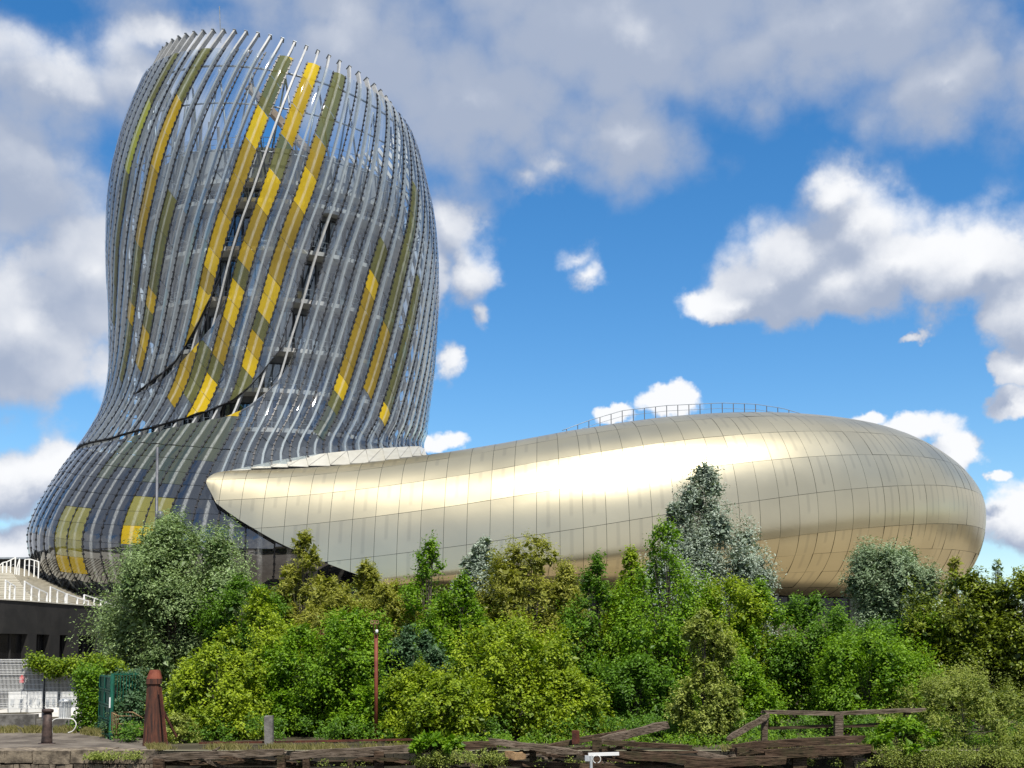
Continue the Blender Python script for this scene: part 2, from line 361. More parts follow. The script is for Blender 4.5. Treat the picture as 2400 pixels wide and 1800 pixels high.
# ---------------------------------------------------------------- terrain, water
def sstep(x): x = np.clip(x, 0, 1); return x * x * (3 - 2 * x)
def gz(X, Y):
    X = np.asarray(X, float); Y = np.asarray(Y, float)
    rampR = 5.2 * sstep((Y - 66) / 18); rampL = 5.2 * sstep((Y - 84) / 3)
    k = sstep((X + 20) / 5)
    return rampL * (1 - k) + rampR * k
xs = np.r_[-4000, -1500, -600, -250, -120, np.arange(-80, 81, 2.0), 120, 250, 600, 1500, 4000]
ys = np.r_[39.75, 41, np.arange(43, 140, 2.0), 160, 220, 400, 1000, 2500, 6000]
GX, GY = np.meshgrid(xs, ys); GZ = gz(GX, GY)
GZ = GZ + np.where((GY > 52) & (GY < 150), np.sin(GX * .9) * np.cos(GY * .7) * .04, 0)
n0, n1 = GX.shape; idx = np.arange(n0 * n1).reshape(n0, n1)
structure(obj('ground', mesh_from(np.stack([GX, GY, GZ], -1).reshape(-1, 3), np.stack([idx[:-1, :-1], idx[:-1, 1:], idx[1:, 1:], idx[1:, :-1]], -1).reshape(-1, 4), True), M_GROUND))
structure(obj('dock_water', mesh_from([(-4000, -300, -3.4), (4000, -300, -3.4), (4000, 39.9, -3.4), (-4000, 39.9, -3.4)], [(0, 1, 2, 3)]), M_WATER))
b = MB(); b.box((0, -146, -1.2), (900, 300, 5.6)); structure(b.build('pavement_opposite_quay', M_PAVE))
b = MB(); b.box((-31, 44.4, -.02), (38, 9.4, .05)); structure(b.build('quay_pavement', M_QUAY))
b = MB(); b.box((-38, 60.5, -.02), (40, 19, .06)); structure(b.build('yard_pavement', M_PAVE))

xs = np.arange(-60, 91, 5.0); ys = np.arange(86, 161, 5.0); GX, GY = np.meshgrid(xs, ys); idx = np.arange(GX.size).reshape(GX.shape)
structure(obj('plaza_pavement', mesh_from(np.stack([GX, GY, 0 * GX + 5.3], -1).reshape(-1, 3), np.stack([idx[:-1, :-1], idx[:-1, 1:], idx[1:, 1:], idx[1:, :-1]], -1).reshape(-1, 4)), M_PLAZA))
# unseen rise added behind the viewer to darken the pod's low reflections
xs = np.r_[-900, -500, np.arange(-300, 301, 20.0), 500, 900]; ys = np.r_[-30, np.arange(-45, -200, -12.0), -400]
GX, GY = np.meshgrid(xs, ys); GZ = 1.5 + 11 * sstep((-GY - 34) / 40) * (.8 + .3 * np.sin(GX * .045) + .2 * np.sin(GX * .13 + 1)); idx = np.arange(GX.size).reshape(GX.shape)
structure(obj('added_reflection_bank', mesh_from(np.stack([GX, GY, GZ], -1).reshape(-1, 3), np.stack([idx[:-1, :-1], idx[1:, :-1], idx[1:, 1:], idx[:-1, 1:]], -1).reshape(-1, 4), True), M_GROUND))
# ================================================================ THE MUSEUM
museum = empty('museum_building', 'glass tower and champagne metal pod of the curved museum building', 'building', (-24.2, 120, 0))
INV = museum.matrix_world.copy()
def setpar(o, p):
    o.parent = p; return o
XC, YC = -24.2, 120.0
museum.location = (0, 0, 0)
LV = np.array([
 [60.5, 12.4, 12.5, 12.5, -2.0, 0.6], [57.1, 14.0, 14.2, 14.1, -1.5, 0.4], [52.9, 15.5, 15.3, 15.4, -1.1, 0.2], [48.6, 16.4, 16.1, 16.2, -.5, 0],
 [44.5, 16.5, 16.5, 16.5, 0, 0], [41.3, 16.4, 16.6, 16.5, .3, 0], [38.0, 16.1, 16.6, 16.3, .6, 0], [34.0, 15.9, 16.4, 16.1, .7, 0],
 [30.8, 15.9, 16.2, 16.1, .8, -.2], [27.6, 16.5, 15.8, 16.4, .8, -.6], [24.8, 18.0, 15.5, 17.8, .8, -1.4], [22.4, 19.8, 15.4, 20.2, .9, -2.4],
 [20.0, 21.3, 20., 22.2, 1.0, -3.2], [18.0, 22.2, 23.5, 23.4, 1.0, -3.6], [16.2, 22.5, 25., 24.0, .7, -3.6], [14.4, 22.3, 25., 24.0, .6, -3.4],
 [12.3, 21.8, 24.5, 23.5, .5, -2.6], [10.3, 21.2, 23., 22.4, .4, -1.6], [8.4, 19.5, 21., 20.5, .2, -.8]])
def lv(t):
    t = np.clip(np.asarray(t, float), 0, 18 - 1e-9); i = np.floor(t).astype(int); f = (t - i)[..., None]
    gg = lambda j: LV[np.clip(j, 0, 18)]
    p0, p1, p2, p3 = gg(i - 1), gg(i), gg(i + 1), gg(i + 2)
    p0 = np.where((i == 0)[..., None], 2 * p1 - p2, p0); p3 = np.where((i == 17)[..., None], 2 * p2 - p1, p3)
    return .5 * (2 * p1 + (p2 - p0) * f + (2 * p0 - 5 * p1 + 4 * p2 - p3) * f * f + (-p0 + 3 * p1 - 3 * p2 + p3) * f ** 3)
def TP(ph, t, scale=1.0):
    """point on the tower skin: ph in degrees (0 faces the camera, + to the right), t = level 0 (rim) .. 18 (foot)"""
    ph, t = np.broadcast_arrays(np.asarray(ph, float), np.asarray(t, float)); ph = np.radians(ph)
    L = lv(t); s = np.sin(ph); c = np.cos(ph); rx = np.where(s < 0, L[..., 1], L[..., 2]) * scale
    return np.stack([XC + rx * s, YC - L[..., 3] * scale * c, L[..., 0] + L[..., 4] * s + L[..., 5] * c], -1)
def TN(ph, t):
    a = TP(ph + 1, t) - TP(ph - 1, t); b_ = TP(ph, np.asarray(t) + .05) - TP(ph, np.asarray(t) - .05)
    n = np.cross(b_, a); n /= np.linalg.norm(n, axis=-1, keepdims=True) + 1e-9
    out = TP(ph, t) - np.array([XC, YC, 0]); out[..., 2] = 0
    sg = np.sign((n * out).sum(-1, keepdims=True)); return n * np.where(sg == 0, 1, sg)
TT = [0, .85, 2.5, 3.5, 4.3, 5.5, 6.3, 6.9, 7.6, 8.1, 8.9, 9.3, 10.3, 11.2, 12.4, 18]
TV = [4.5, 0, -8.7, -12.6, -16, -20, -22.7, -25.6, -28, -29.4, -31, -32, -36, -40, -41.5, -41.5]
_tg = np.linspace(-3, 21, 1201); _tv = np.interp(_tg, TT, TV); _tv[_tg < 0] = 4.5 - 5.29 * _tg[_tg < 0]
_kk = np.exp(-.5 * (np.arange(-150, 151) * .02 / .95) ** 2); _kk /= _kk.sum(); _tv = np.convolve(np.pad(_tv, 150, mode='edge'), _kk, 'valid')
tw = lambda t: np.interp(t, _tg, _tv)
NS = 68; PIT = 360 / NS; PH0 = 13.4
ribphi = lambda j, t, d=0.0: PH0 + PIT * j + d + tw(t)
TG = np.linspace(.7, 18, 1400)
gU = ([-90, -39.5, -31.5, -23.5, -13.5, -6.5, -.5, 4, 9, 13, 15.5], [10.30, 10.32, 10.2, 10.12, 9.93, 9.75, 9.53, 9.22, 8.7, 8.28, 8.0])
gL = ([-90, -48, -38.5, -22.5, -12.5, -7, -1, 4.5, 9.5, 13.5, 16.5, 19], [10.42, 10.52, 10.46, 10.32, 10.15, 10.08, 9.98, 9.75, 9.4, 9.03, 8.62, 7.9])
wU = ([-37, -35.5, -26, -21.5, -18.5, -14, -10.5, -6], [9.1, 9.0, 8.62, 8.40, 8.1, 7.55, 7.0, 6.4])
wL = ([-37, -33, -24, -16, -11.5, -8, -5, -2], [9.1, 9.06, 8.76, 8.25, 7.85, 7.55, 7.1, 6.5])
def cross_t(j, d, cv, lo=5.5):
    """level at which the line of strip j (edge offset d) meets a cut curve phi -> t"""
    ph = ribphi(j, TG, d); c = np.interp(ph, cv[0], cv[1]); k = np.where((TG >= c) & (TG > lo))[0]
    return TG[k[0]] if len(k) else 18.
def strip_lengths(j):
    P = TP(ribphi(j, TG), TG); return np.r_[0, np.cumsum(np.linalg.norm(np.diff(P, axis=0), axis=1))]
COLS = {
 -9: [(.7, 2.0, 'olive'), (2.0, 3.4, 'lime'), (3.4, 6.6, 'olive')], -6: [(.7, 2.3, 'olive'), (2.3, 3.6, 'gold'), (3.6, 5.6, 'bronze'), (5.6, 6.6, 'olive'), (6.6, 7.2, 'gold'), (7.2, 8.6, 'olive')],
 -4: [(4.5, 6.3, 'olive'), (6.3, 6.8, 'gold'), (6.8, 7.2, 'olive'), (7.2, 7.6, 'gold'), (7.6, 8.5, 'bronze')],
 0: [(.7, .86, 'yellow'), (.86, 2.25, 'olive'), (2.25, 3.4, 'yellow'), (3.4, 4.7, 'bronze'), (4.7, 6.0, 'gold'), (6.0, 6.4, 'yellow'), (6.4, 6.8, 'bronze'), (6.8, 7.2, 'yellow'), (7.2, 7.6, 'bronze'), (7.6, 8.3, 'yellow'), (8.3, 9.6, 'bronze'), (10.0, 11.4, 'olive')],
 2: [(.7, 1.7, 'yellow'), (1.7, 2.8, 'gold'), (2.8, 4.0, 'olive'), (4.0, 5.0, 'yellow'), (5.0, 5.8, 'bronze'), (5.8, 6.3, 'gold'), (6.3, 6.8, 'olive'), (6.8, 7.6, 'yellow'), (7.6, 8.3, 'bronze'), (8.3, 8.9, 'olive'), (8.9, 10, 'yellow'), (10.0, 12.0, 'olive'), (12.5, 14.6, 'lime')],
 3: [(9.9, 12.0, 'olive'), (12.5, 14.6, 'lime')],
 4: [(.7, 2.6, 'olive'), (2.6, 3.5, 'bronze'), (3.5, 4.8, 'yellow'), (4.8, 6.1, 'bronze'), (6.1, 7.2, 'yellow'), (7.2, 7.7, 'olive'), (7.7, 8.3, 'gold'), (8.3, 8.8, 'yellow'), (8.8, 9.6, 'olive'), (9.7, 10.25, 'yellow'), (10.25, 11.4, 'olive')],
 10: [(4.6, 5.7, 'olive'), (5.7, 6.4, 'yellow'), (6.4, 8.9, 'bronze'), (8.9, 9.6, 'yellow'), (9.6, 10.6, 'olive')], 12: [(2.8, 7.4, 'olive'), (7.4, 9.2, 'bronze')], 14: [(5.6, 9.8, 'olive'), (9.8, 10.3, 'yellow')],
 -2: [(12.6, 15.9, 'lime')], -1: [(10.4, 11.6, 'olive'), (12.6, 15.9, 'lime')], 1: [(8.2, 9.4, 'olive'), (10.2, 11.3, 'olive')]}
def colour(j, t):
    for a, b_, c in COLS.get(j, []):
        if a <= t < b_:
            if c == 'lime' and t > 12: return 'yellow' if (t > 15.0 or (j > 0 and t > 13.6)) else 'baseyel'
            if c == 'olive' and t > 10.0: return 'basedim'
            return c
    return 'base' if t > (10.75 if j < 5 else 11.8) else 'clear'
US = np.linspace(0, 1, 6)
panels = []                        # (visible size, verts, faces, uv, material key)
def add_panel(j, ta, tb, lo, hi, key=None):
    d = (US - .5) * PIT * .945
    ta = np.clip(ta, lo, hi); tb = np.clip(tb, lo, hi)
    if (tb - ta).max() < .03: return
    tb = np.maximum(tb, ta)
    if key is None: key = colour(j, float((ta + tb).mean() / 2))
    ny = 4 if float((tb - ta).max()) > .5 else 3
    V = []; UV = []
    for r in range(ny):
        f = r / (ny - 1); t = ta + (tb - ta) * f; ph = ribphi(j, t, 0) + d
        nrm = TN(ph, t); V.append(TP(ph, t) + nrm * ((.12 if ta.mean() < 10.5 else .05) * (1 - (2 * US - 1) ** 2))[:, None]); UV.append(np.stack([US, np.full(6, 1 - f)], -1))
    V = np.concatenate(V); UV = np.concatenate(UV); pn = np.cross(V[5] - V[0], V[-6] - V[0]); pn /= np.linalg.norm(pn) + 1e-9
    V = V + pn * ((UV[:, :1] - .5) * RNG.normal(0, .02) + (UV[:, 1:] - .5) * RNG.normal(0, .02))
    Fc = np.array([(r * 6 + c, r * 6 + c + 1, (r + 1) * 6 + c + 1, (r + 1) * 6 + c) for r in range(ny - 1) for c in range(5)])
    q = V[[0, 5, -1, -6]]; nn = np.cross(q[2] - q[0], q[3] - q[1]) / 2; c = V.mean(0); vd = np.array([0, 0, 3.2]) - c; vis = np.dot(nn, vd) / np.linalg.norm(vd)
    pc = ribphi(j, float((ta + tb).mean() / 2)); front = abs((pc + 180) % 360 - 180) < 88
    hid = c[2] < 10.5 or (key == 'base' and c[0] > -12)
    panels.append((abs(vis) if front and not hid else 0, V, Fc, UV, key))
for j in range(-34, 34):
    Lq = strip_lengths(j); tq = lambda q: np.interp(q, Lq, TG)
    d = (US - .5) * PIT
    phm = ribphi(j, 9.0)
    E_ = lambda cv, lo=5.5: np.array([cross_t(j, dd, cv, lo) for dd in d])
    iv = []
    if j <= 5 and j >= -20:
        cU, cL = E_(gU), E_(gL)
        if -7 <= j <= 0: iv += [(np.full(6, .75), E_(wU)), (E_(wL), cU)]
        elif j == 1: iv += [(E_(wL), cU)]
        else: iv += [(np.full(6, .75), cU)]
        end = cL
    elif j == 6: iv += [(np.full(6, .75), np.full(6, 4.6))]; end = E_(gL)
    else: iv += [(np.full(6, .75), np.full(6, 11.7))]; end = np.full(6, 11.7)
    wdiag = 1.35
    q = -3.5 + (j * wdiag) % 3.5; qs = []
    while q < Lq[-1]:
        qs.append(q); q += 3.5 if tq(q) < 5.7 else 1.75
    for lo, hi in iv:
        for a, b_ in zip(qs[:-1], qs[1:]):
            sh = (US - .5) * wdiag
            add_panel(j, tq(a + .02 + sh), tq(b_ - .02 + sh), lo, hi)
    phd = np.degrees(0) + ribphi(j, 12.0) + d
    off = np.clip(.014 * (phd + 45), -.15, .8)
    rows = [7.0, 8.2, 8.7, 9.15, 9.6, 10.0, 10.35, 10.7, 11.05, 11.4, 11.85, 12.4, 13.05, 14.0, 14.9, 15.9, 17.0, 18.0]
    for a, b_ in zip(rows[:-1], rows[1:]): add_panel(j, a + off * (a > 10) + .006, b_ + off * (b_ > 10) - .006, end, np.full(6, 17.9))
panels.sort(key=lambda p: -p[0])
# dark liner behind the base glazing, parts hang under it
def grid_mesh(P, smooth=True, closed=False):
    a, b_ = P.shape[:2]; ix = np.arange(a * b_).reshape(a, b_)
    Fc = np.stack([ix[:-1, :-1], ix[:-1, 1:], ix[1:, 1:], ix[1:, :-1]], -1).reshape(-1, 4)
    return mesh_from(P.reshape(-1, 3), Fc, smooth)
PHG, TGr = np.meshgrid(np.linspace(-180, 180, 73), np.linspace(10.9, 17.95, 22), indexing='ij')
liner = obj('tower_base', grid_mesh(TP(PHG, TGr, .945)), M_LINER, museum)
NP_ = 298
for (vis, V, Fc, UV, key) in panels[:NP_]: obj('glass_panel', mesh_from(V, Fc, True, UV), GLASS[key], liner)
rv, rf, ru, rm, n = [], [], [], [], 0
for (vis, V, Fc, UV, key) in panels[NP_:]:
    rv.append(V); rf.append(Fc + n); ru.append(UV); rm += [GK.index(key)] * len(Fc); n += len(V)
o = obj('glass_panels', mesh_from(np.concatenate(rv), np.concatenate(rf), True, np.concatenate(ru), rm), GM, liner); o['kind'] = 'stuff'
# ribs behind the middle of each strip, dark rails with clips between strips
def sweep(P, N, wd, dp):
    T_ = np.gradient(P, axis=0); T_ /= np.linalg.norm(T_, axis=1, keepdims=True); S_ = np.cross(T_, N); S_ /= np.linalg.norm(S_, axis=1, keepdims=True)
    V = np.stack([P - S_ * wd / 2 - N * dp / 2, P + S_ * wd / 2 - N * dp / 2, P + S_ * wd / 2 + N * dp / 2, P - S_ * wd / 2 + N * dp / 2], 1)
    k = len(P); Fc = [(i * 4 + a, i * 4 + (a + 1) % 4, (i + 1) * 4 + (a + 1) % 4, (i + 1) * 4 + a) for i in range(k - 1) for a in range(4)] + [(3, 2, 1, 0), tuple(k * 4 - 4 + a for a in range(4))]
    return V.reshape(-1, 3), Fc
for j in range(-34, 34):
    tend = 11.6
    t = np.linspace(0, tend, 44); ph = ribphi(j, t); N = TN(ph, t); P = TP(ph, t) - N * .42
    V, Fc = sweep(P, N, .17, .42); rib = obj('rib', mesh_from(V, Fc), M_RIB, museum)
    if abs((ribphi(j, 0) + 180) % 360 - 180) < 95:
        c = MB(); V2, F2_ = sweep(P[:2] * np.array([[1.], [0.]]) + np.array([[0.], [1.]]) * (P[0] + (P[0] - P[1]) / np.linalg.norm(P[0] - P[1]) * .05), N[:2], .34, .54)
        c.add(V2, F2_); c.build('rib_cap', M_STEEL, rib)
    if abs((ribphi(j, 6) + 180) % 360 - 180) < 100:
        m = MB(); Lq = strip_lengths(j)
        tt = np.linspace(.72, 17.6, 70); ph = ribphi(j, tt, PIT / 2)
        if -7 <= j <= 6:
            a = cross_t(j, PIT / 2, gU); b_ = cross_t(j, PIT / 2, gL)
            segs = [(.72, min(a, 17.6)), (b_, 17.6)] if b_ - a > .1 and j < 6 else [(.72, 17.6)]
        else: segs = [(.72, 17.6)]
        for (sa, sb) in segs:
            if sb - sa < .2: continue
            tt = np.linspace(sa, sb, max(6, int((sb - sa) * 5))); ph = ribphi(j, tt, PIT / 2); N = TN(ph, tt); P = TP(ph, tt) - N * .02
            V, Fc = sweep(P, N, .085, .10); m.add(V, Fc, 0)
            LL = np.r_[0, np.cumsum(np.linalg.norm(np.diff(P, axis=0), axis=1))]
            for q in np.arange(.3, LL[-1], .62):
                tm = np.interp(q, LL, tt); p = TP(ribphi(j, tm, PIT / 2), tm); nn = TN(ribphi(j, tm, PIT / 2), tm)
                p2 = TP(ribphi(j, tm + .02, PIT / 2), tm + .02); m.beam(p + nn * .04, p + (p2 - p) / np.linalg.norm(p2 - p) * .17 + nn * .04, .18, .08, 0, upv=nn)
        m.build('joint_rail', M_RAIL, museum)
# metal trim along the cut edges of the skin
for cv, nm in ((gU, 'cut_edge'), (gL, 'cut_edge'), (wU, 'cut_edge'), (wL, 'cut_edge')):
    ph = np.linspace(max(cv[0][0], -84), cv[0][-1], 60); t = np.interp(ph, cv[0], cv[1]); N = TN(ph, t); P = TP(ph, t) - N * .1
    V, Fc = sweep(P, N, .07, .2); obj(nm, mesh_from(V, Fc), M_RAIL, museum)
# rings and braces inside the crown
for t0, r in ((1.15, .1), (2.05, .08), (3.1, .07)):
    ph = np.linspace(-180, 180, 73); m = MB(); m.tube(TP(ph, t0 + .0 * ph, .955), r, 6, cap=False); m.build('ring_tube', M_STEEL, museum, True)
for k in range(26):
    a = k * 360 / 26; m = MB()
    m.tube([TP(a, 1.15, .9), TP(a + 7, 3.5, .80)], .1, 6); m.tube([TP(a + 14, 1.15, .9), TP(a + 7, 3.5, .80)], .085, 6); m.build('brace', M_STEEL, museum, True)
m = MB(); m.beam(at(535, 185, 114), at(668, 330, 118), .55, .7); m.beam(at(668, 330, 118), at(700, 385, 119), .5, .7); m.build('diagonal_beam', M_WARMBEAM, museum)
m = MB(); m.tube([at(477, 92, 110), at(474, 14, 110)], .05, 5); m.build('antenna', M_STEEL, museum)

# ---- core of the tower: floors, windows, terrace
ZF = [at(588, y, 107.5)[2] for y in (930, 845, 756, 648, 541, 437)]
zroof0 = at(588, 392, 107.5)[2]; zroof1 = at(588, 330, 109)[2]
c = MB(); c.lathe([(11.6, 8 - 0), (11.6, zroof0 + .4)], (XC, YC, 0), 56)
core = c.build('tower_core', M_CORE, museum)
for i, z in enumerate(ZF + [zroof0]):
    s_ = MB(); R = 13.3 if i < 6 else 13.0
    s_.lathe([(11.5, -.28), (R, -.22), (R, .16), (11.5, .16)], (XC, YC, z), 60, cap=False); s_.build('floor_slab', M_SLAB, core)
d_ = MB(); d_.lathe([(12.3, zroof0 + .1), (12.3, zroof1), (11.9, zroof1 + .02), (11.9, zroof1 - .6), (0.2, zroof1 - .62)], (XC, YC, 0), 56, cap=False); d_.build('roof_drum', M_ROOFDRUM, core)
for i, z in enumerate(ZF):
    ztop = (ZF + [zroof0])[i + 1] - .35; z0 = z + .2; H = ztop - z0
    for k in range(-11, 12):
        a = radians(k * 8.0 + (i % 2) * 2.2 + random.uniform(-.6, .6)); wd = random.choice((1.2, 1.35, 1.45)); hh = H * random.choice((.86, .92, .8))
        n_ = np.array([sin(a), -cos(a), 0]); sd = np.array([cos(a), sin(a), 0]); ctr = np.array([XC, YC, 0]) + n_ * 11.66
        m = MB()
        def quad(x0, x1, y0, y1, dep, mi): m.add([ctr + n_ * dep + sd * x0 + np.array([0, 0, z0 + y0]), ctr + n_ * dep + sd * x1 + np.array([0, 0, z0 + y0]), ctr + n_ * dep + sd * x1 + np.array([0, 0, z0 + y1]), ctr + n_ * dep + sd * x0 + np.array([0, 0, z0 + y1])], [(0, 1, 2, 3)], mi)
        quad(-wd / 2, wd / 2, .05, hh, .0, 1 if random.random() < .72 else 2)
        for (x0, x1, y0, y1) in ((-wd / 2 - .06, -wd / 2 + .04, 0, hh), (wd / 2 - .04, wd / 2 + .06, 0, hh), (-wd / 2, wd / 2, hh - .05, hh + .06), (-.03, .03, 0, hh)):
            m.box(ctr + n_ * .05 + sd * (x0 + x1) / 2 + np.array([0, 0, z0 + (y0 + y1) / 2]), (x1 - x0, .14, y1 - y0), a)
        m.build('window', [M_RAIL, M_WIN, M_WINB], core)
    rl = MB()
    for k in range(-16, 17):
        a = radians(k * 5.5); p = np.array([XC + 13.1 * sin(a), YC - 13.1 * cos(a), z + .16]); rl.beam(p, p + [0, 0, 1.0], .04, .04)
        a2 = radians((k + 1) * 5.5); p2 = np.array([XC + 13.1 * sin(a2), YC - 13.1 * cos(a2), z + .16])
        for hz in (.5, 1.0): rl.beam(p + [0, 0, hz], p2 + [0, 0, hz], .035, .035)
    rl.build('balcony_railing', M_STEEL, core)
rl = MB()
for k in range(-20, 21):
    a = radians(k * 5.0); p = np.array([XC + 12 * sin(a), YC - 12 * cos(a), zroof1]); a2 = radians((k + 1) * 5.0); p2 = np.array([XC + 12 * sin(a2), YC - 12 * cos(a2), zroof1])
    rl.beam(p, p + [0, 0, 1.1], .04, .04); rl.beam(p + [0, 0, 1.1], p2 + [0, 0, 1.1], .04, .04); rl.beam(p + [0, 0, .55], p2 + [0, 0, .55], .03, .03)
rl.build('roof_railing', M_STEEL, core)
# struts holding the skin off the floors
for i, z in enumerate(ZF[1:] + [zroof0]):
    for k in range(-9, 10):
        a = radians(k * 10.6); st = MB(); st.tube([(XC + 12.9 * sin(a), YC - 12.9 * cos(a), z), (XC + 15.4 * sin(a), YC - 15.4 * cos(a), z + .3)], .07, 5); st.build('strut', M_STEEL, core)

# ---- the metal pod
E0 = np.array([(-27, 95.7), (-20, 95.1), (-13, 94.5), (-5, 93.9), (5, 93.5), (14, 94.6), (23, 97.2), (31, 101), (38.3, 106), (44.2, 112.5), (47.4, 120), (47.2, 128), (44, 136)], float)
def catmull(C, k=60):
    C = np.vstack([2 * C[0] - C[1], C, 2 * C[-1] - C[-2]]); out = []
    f = np.linspace(0, 1, k, endpoint=False)[:, None]
    for i in range(1, len(C) - 2):
        p0, p1, p2, p3 = C[i - 1:i + 3]; out.append(.5 * (2 * p1 + (p2 - p0) * f + (2 * p0 - 5 * p1 + 4 * p2 - p3) * f * f + (-p0 + 3 * p1 - 3 * p2 + p3) * f ** 3))
    return np.vstack(out + [C[-2:-1]])
ED = catmull(E0); ES = np.r_[0, np.cumsum(np.linalg.norm(np.diff(ED, axis=0), axis=1))]; SL = ES[-1]
def Eat(s):
    f = lambda q: np.stack([np.interp(np.clip(q, 0, SL), ES, ED[:, 0]), np.interp(np.clip(q, 0, SL), ES, ED[:, 1])], -1)
    t = f(s + .6) - f(s - .6); t /= np.linalg.norm(t, axis=-1, keepdims=True); return f(s), np.stack([-t[..., 1], t[..., 0]], -1)
KN = np.array([0, 10, 20, 32, 45, 58, 70, 82, 92, 104.])
BV = np.array([2.2, 4.2, 6.2, 7.6, 8.4, 9, 9.5, 10, 10, 10.])
ZE = np.array([7.37, 8.03, 9.02, 10.57, 12.85, 15.07, 16.44, 16.83, 17.32, 17.81]); AU = np.array([10.64, 10.47, 10.76, 11.31, 10.95, 9.72, 8.41, 6.94, 5.6, 5.0])
def herm(s, v):
    i = np.clip(np.searchsorted(KN, s, side='right') - 1, 0, len(KN) - 2); h = KN[i + 1] - KN[i]; f = (s - KN[i]) / h; m_ = np.gradient(v, KN)
    return (2 * f ** 3 - 3 * f ** 2 + 1) * v[i] + (f ** 3 - 2 * f ** 2 + f) * h * m_[i] + (-2 * f ** 3 + 3 * f ** 2) * v[i + 1] + (f ** 3 - f ** 2) * h * m_[i + 1]
ZB = 7.9
def PP(s, al, inset=0.0):
    """point on the pod: s = metres along its foot, al in degrees (0 outermost, 90 top, -90 foot)"""
    s, al = np.broadcast_arrays(np.asarray(s, float), np.radians(np.asarray(al, float)))
    p, n = Eat(s); b_ = herm(s, BV); z = herm(s, ZE); a = herm(s, AU); c = np.cos(al); sn = np.sin(al); upm = sn >= 0
    zz = np.where(upm, z + (a - inset) * sn, z + (z - ZB - inset) * sn); bb = np.where(upm, b_, np.minimum(b_, 7.0)); dep = inset + (bb - inset) * (1 - c)
    return np.stack([p[..., 0] + n[..., 0] * dep, p[..., 1] + n[..., 1] * dep, zz], -1)
AMIN = ([1.9, 2, 3, 4, 5, 6, 7, 8, 9, 10, 11, 12, 13, 14, 15, 16, 17, 18, 19], [66, 61.2, 46.3, 40.5, 35.6, 31.4, 27.5, 23.7, 20.4, 17.5, 14.6, 11.7, 9.1, 6.5, 4.1, 1.7, -9.6, -38.8, -78])
AMAX = ([1.9, 2.0, 2.5, 3.3, 4.5, 6, 19, 21], [66, 69, 77, 83, 86, 88, 88, 135])
amin = lambda s: np.interp(s, *AMIN); amax = lambda s: np.interp(s, *AMAX)
ss = np.r_[np.arange(1.95, 4, .2), np.arange(4, 101, .5)]; ff = np.linspace(0, 1, 60)
SG = ss[:, None] + 0 * ff; AG = amin(ss)[:, None] + (amax(ss) - amin(ss))[:, None] * ff
pod = obj('metal_pod', grid_mesh(PP(SG, AG, .10)), M_RAIL, museum)
ROWS = [-80, -62, -44, -28, -11.9, 11.4, 30.3, 47.9, 66, 84, 102, 120, 136]
st = [1.95] + list(np.arange(3.25, 100, 1.84)); gap = .015
pp = []
for i in range(len(st) - 1):
    for k in range(len(ROWS) - 1):
        u = np.linspace(0, 1, 7); S_ = st[i] + gap + (st[i + 1] - st[i] - 2 * gap) * u
        v = np.linspace(0, 1, 6); ga = .085
        lo = np.maximum(ROWS[k] + ga, amin(S_)); hi = np.minimum(ROWS[k + 1] - ga, amax(S_))
        if (hi - lo).max() < .8: continue
        hi = np.maximum(hi, lo); A_ = lo[None, :] + (hi - lo)[None, :] * v[:, None]
        V = PP(np.broadcast_to(S_, A_.shape), A_).reshape(-1, 3); UV = np.stack(np.broadcast_arrays(u[None, :], v[:, None]), -1).reshape(-1, 2)
        ctr_n = np.cross(V[6] - V[0], V[35] - V[0]); ctr_n /= np.linalg.norm(ctr_n) + 1e-9; ta_ = .010 if ROWS[k] > -20 else .028
        V = V + ctr_n * ((UV[:, :1] - .5) * RNG.normal(0, ta_) + (UV[:, 1:] - .5) * RNG.normal(0, ta_))
        ix = np.arange(42).reshape(6, 7); Fc = np.stack([ix[:-1, :-1], ix[:-1, 1:], ix[1:, 1:], ix[1:, :-1]], -1).reshape(-1, 4)
        q = V[[0, 6, 41, 35]]; nn = np.cross(q[2] - q[0], q[3] - q[1]) / 2; vd = np.array([0, 0, 3.2]) - V.mean(0); vis = np.dot(nn, vd) / np.linalg.norm(vd)
        if ROWS[k] < -44: vis *= .2
        pp.append((vis, V, Fc, UV))
pp.sort(key=lambda p: -p[0])
for (vis, V, Fc, UV) in pp[:298]: obj('metal_panel', mesh_from(V, Fc, True, UV), M_GOLD, pod)
n = 0; rv, rf, ru = [], [], []
for (vis, V, Fc, UV) in pp[298:]: rv.append(V); rf.append(Fc + n); ru.append(UV); n += len(V)
if rv: o = obj('metal_panels', mesh_from(np.concatenate(rv), np.concatenate(rf), True, np.concatenate(ru)), M_GOLD, pod); o['kind'] = 'stuff'
# soffit that closes the pod's lower edge back to the glass
sb = np.linspace(1.95, 19, 60); A = PP(sb, amin(sb), .02); B = A + np.array([0, 3.0, .2]); obj('soffit', grid_mesh(np.stack([A, B], 0)), M_RAIL, pod)
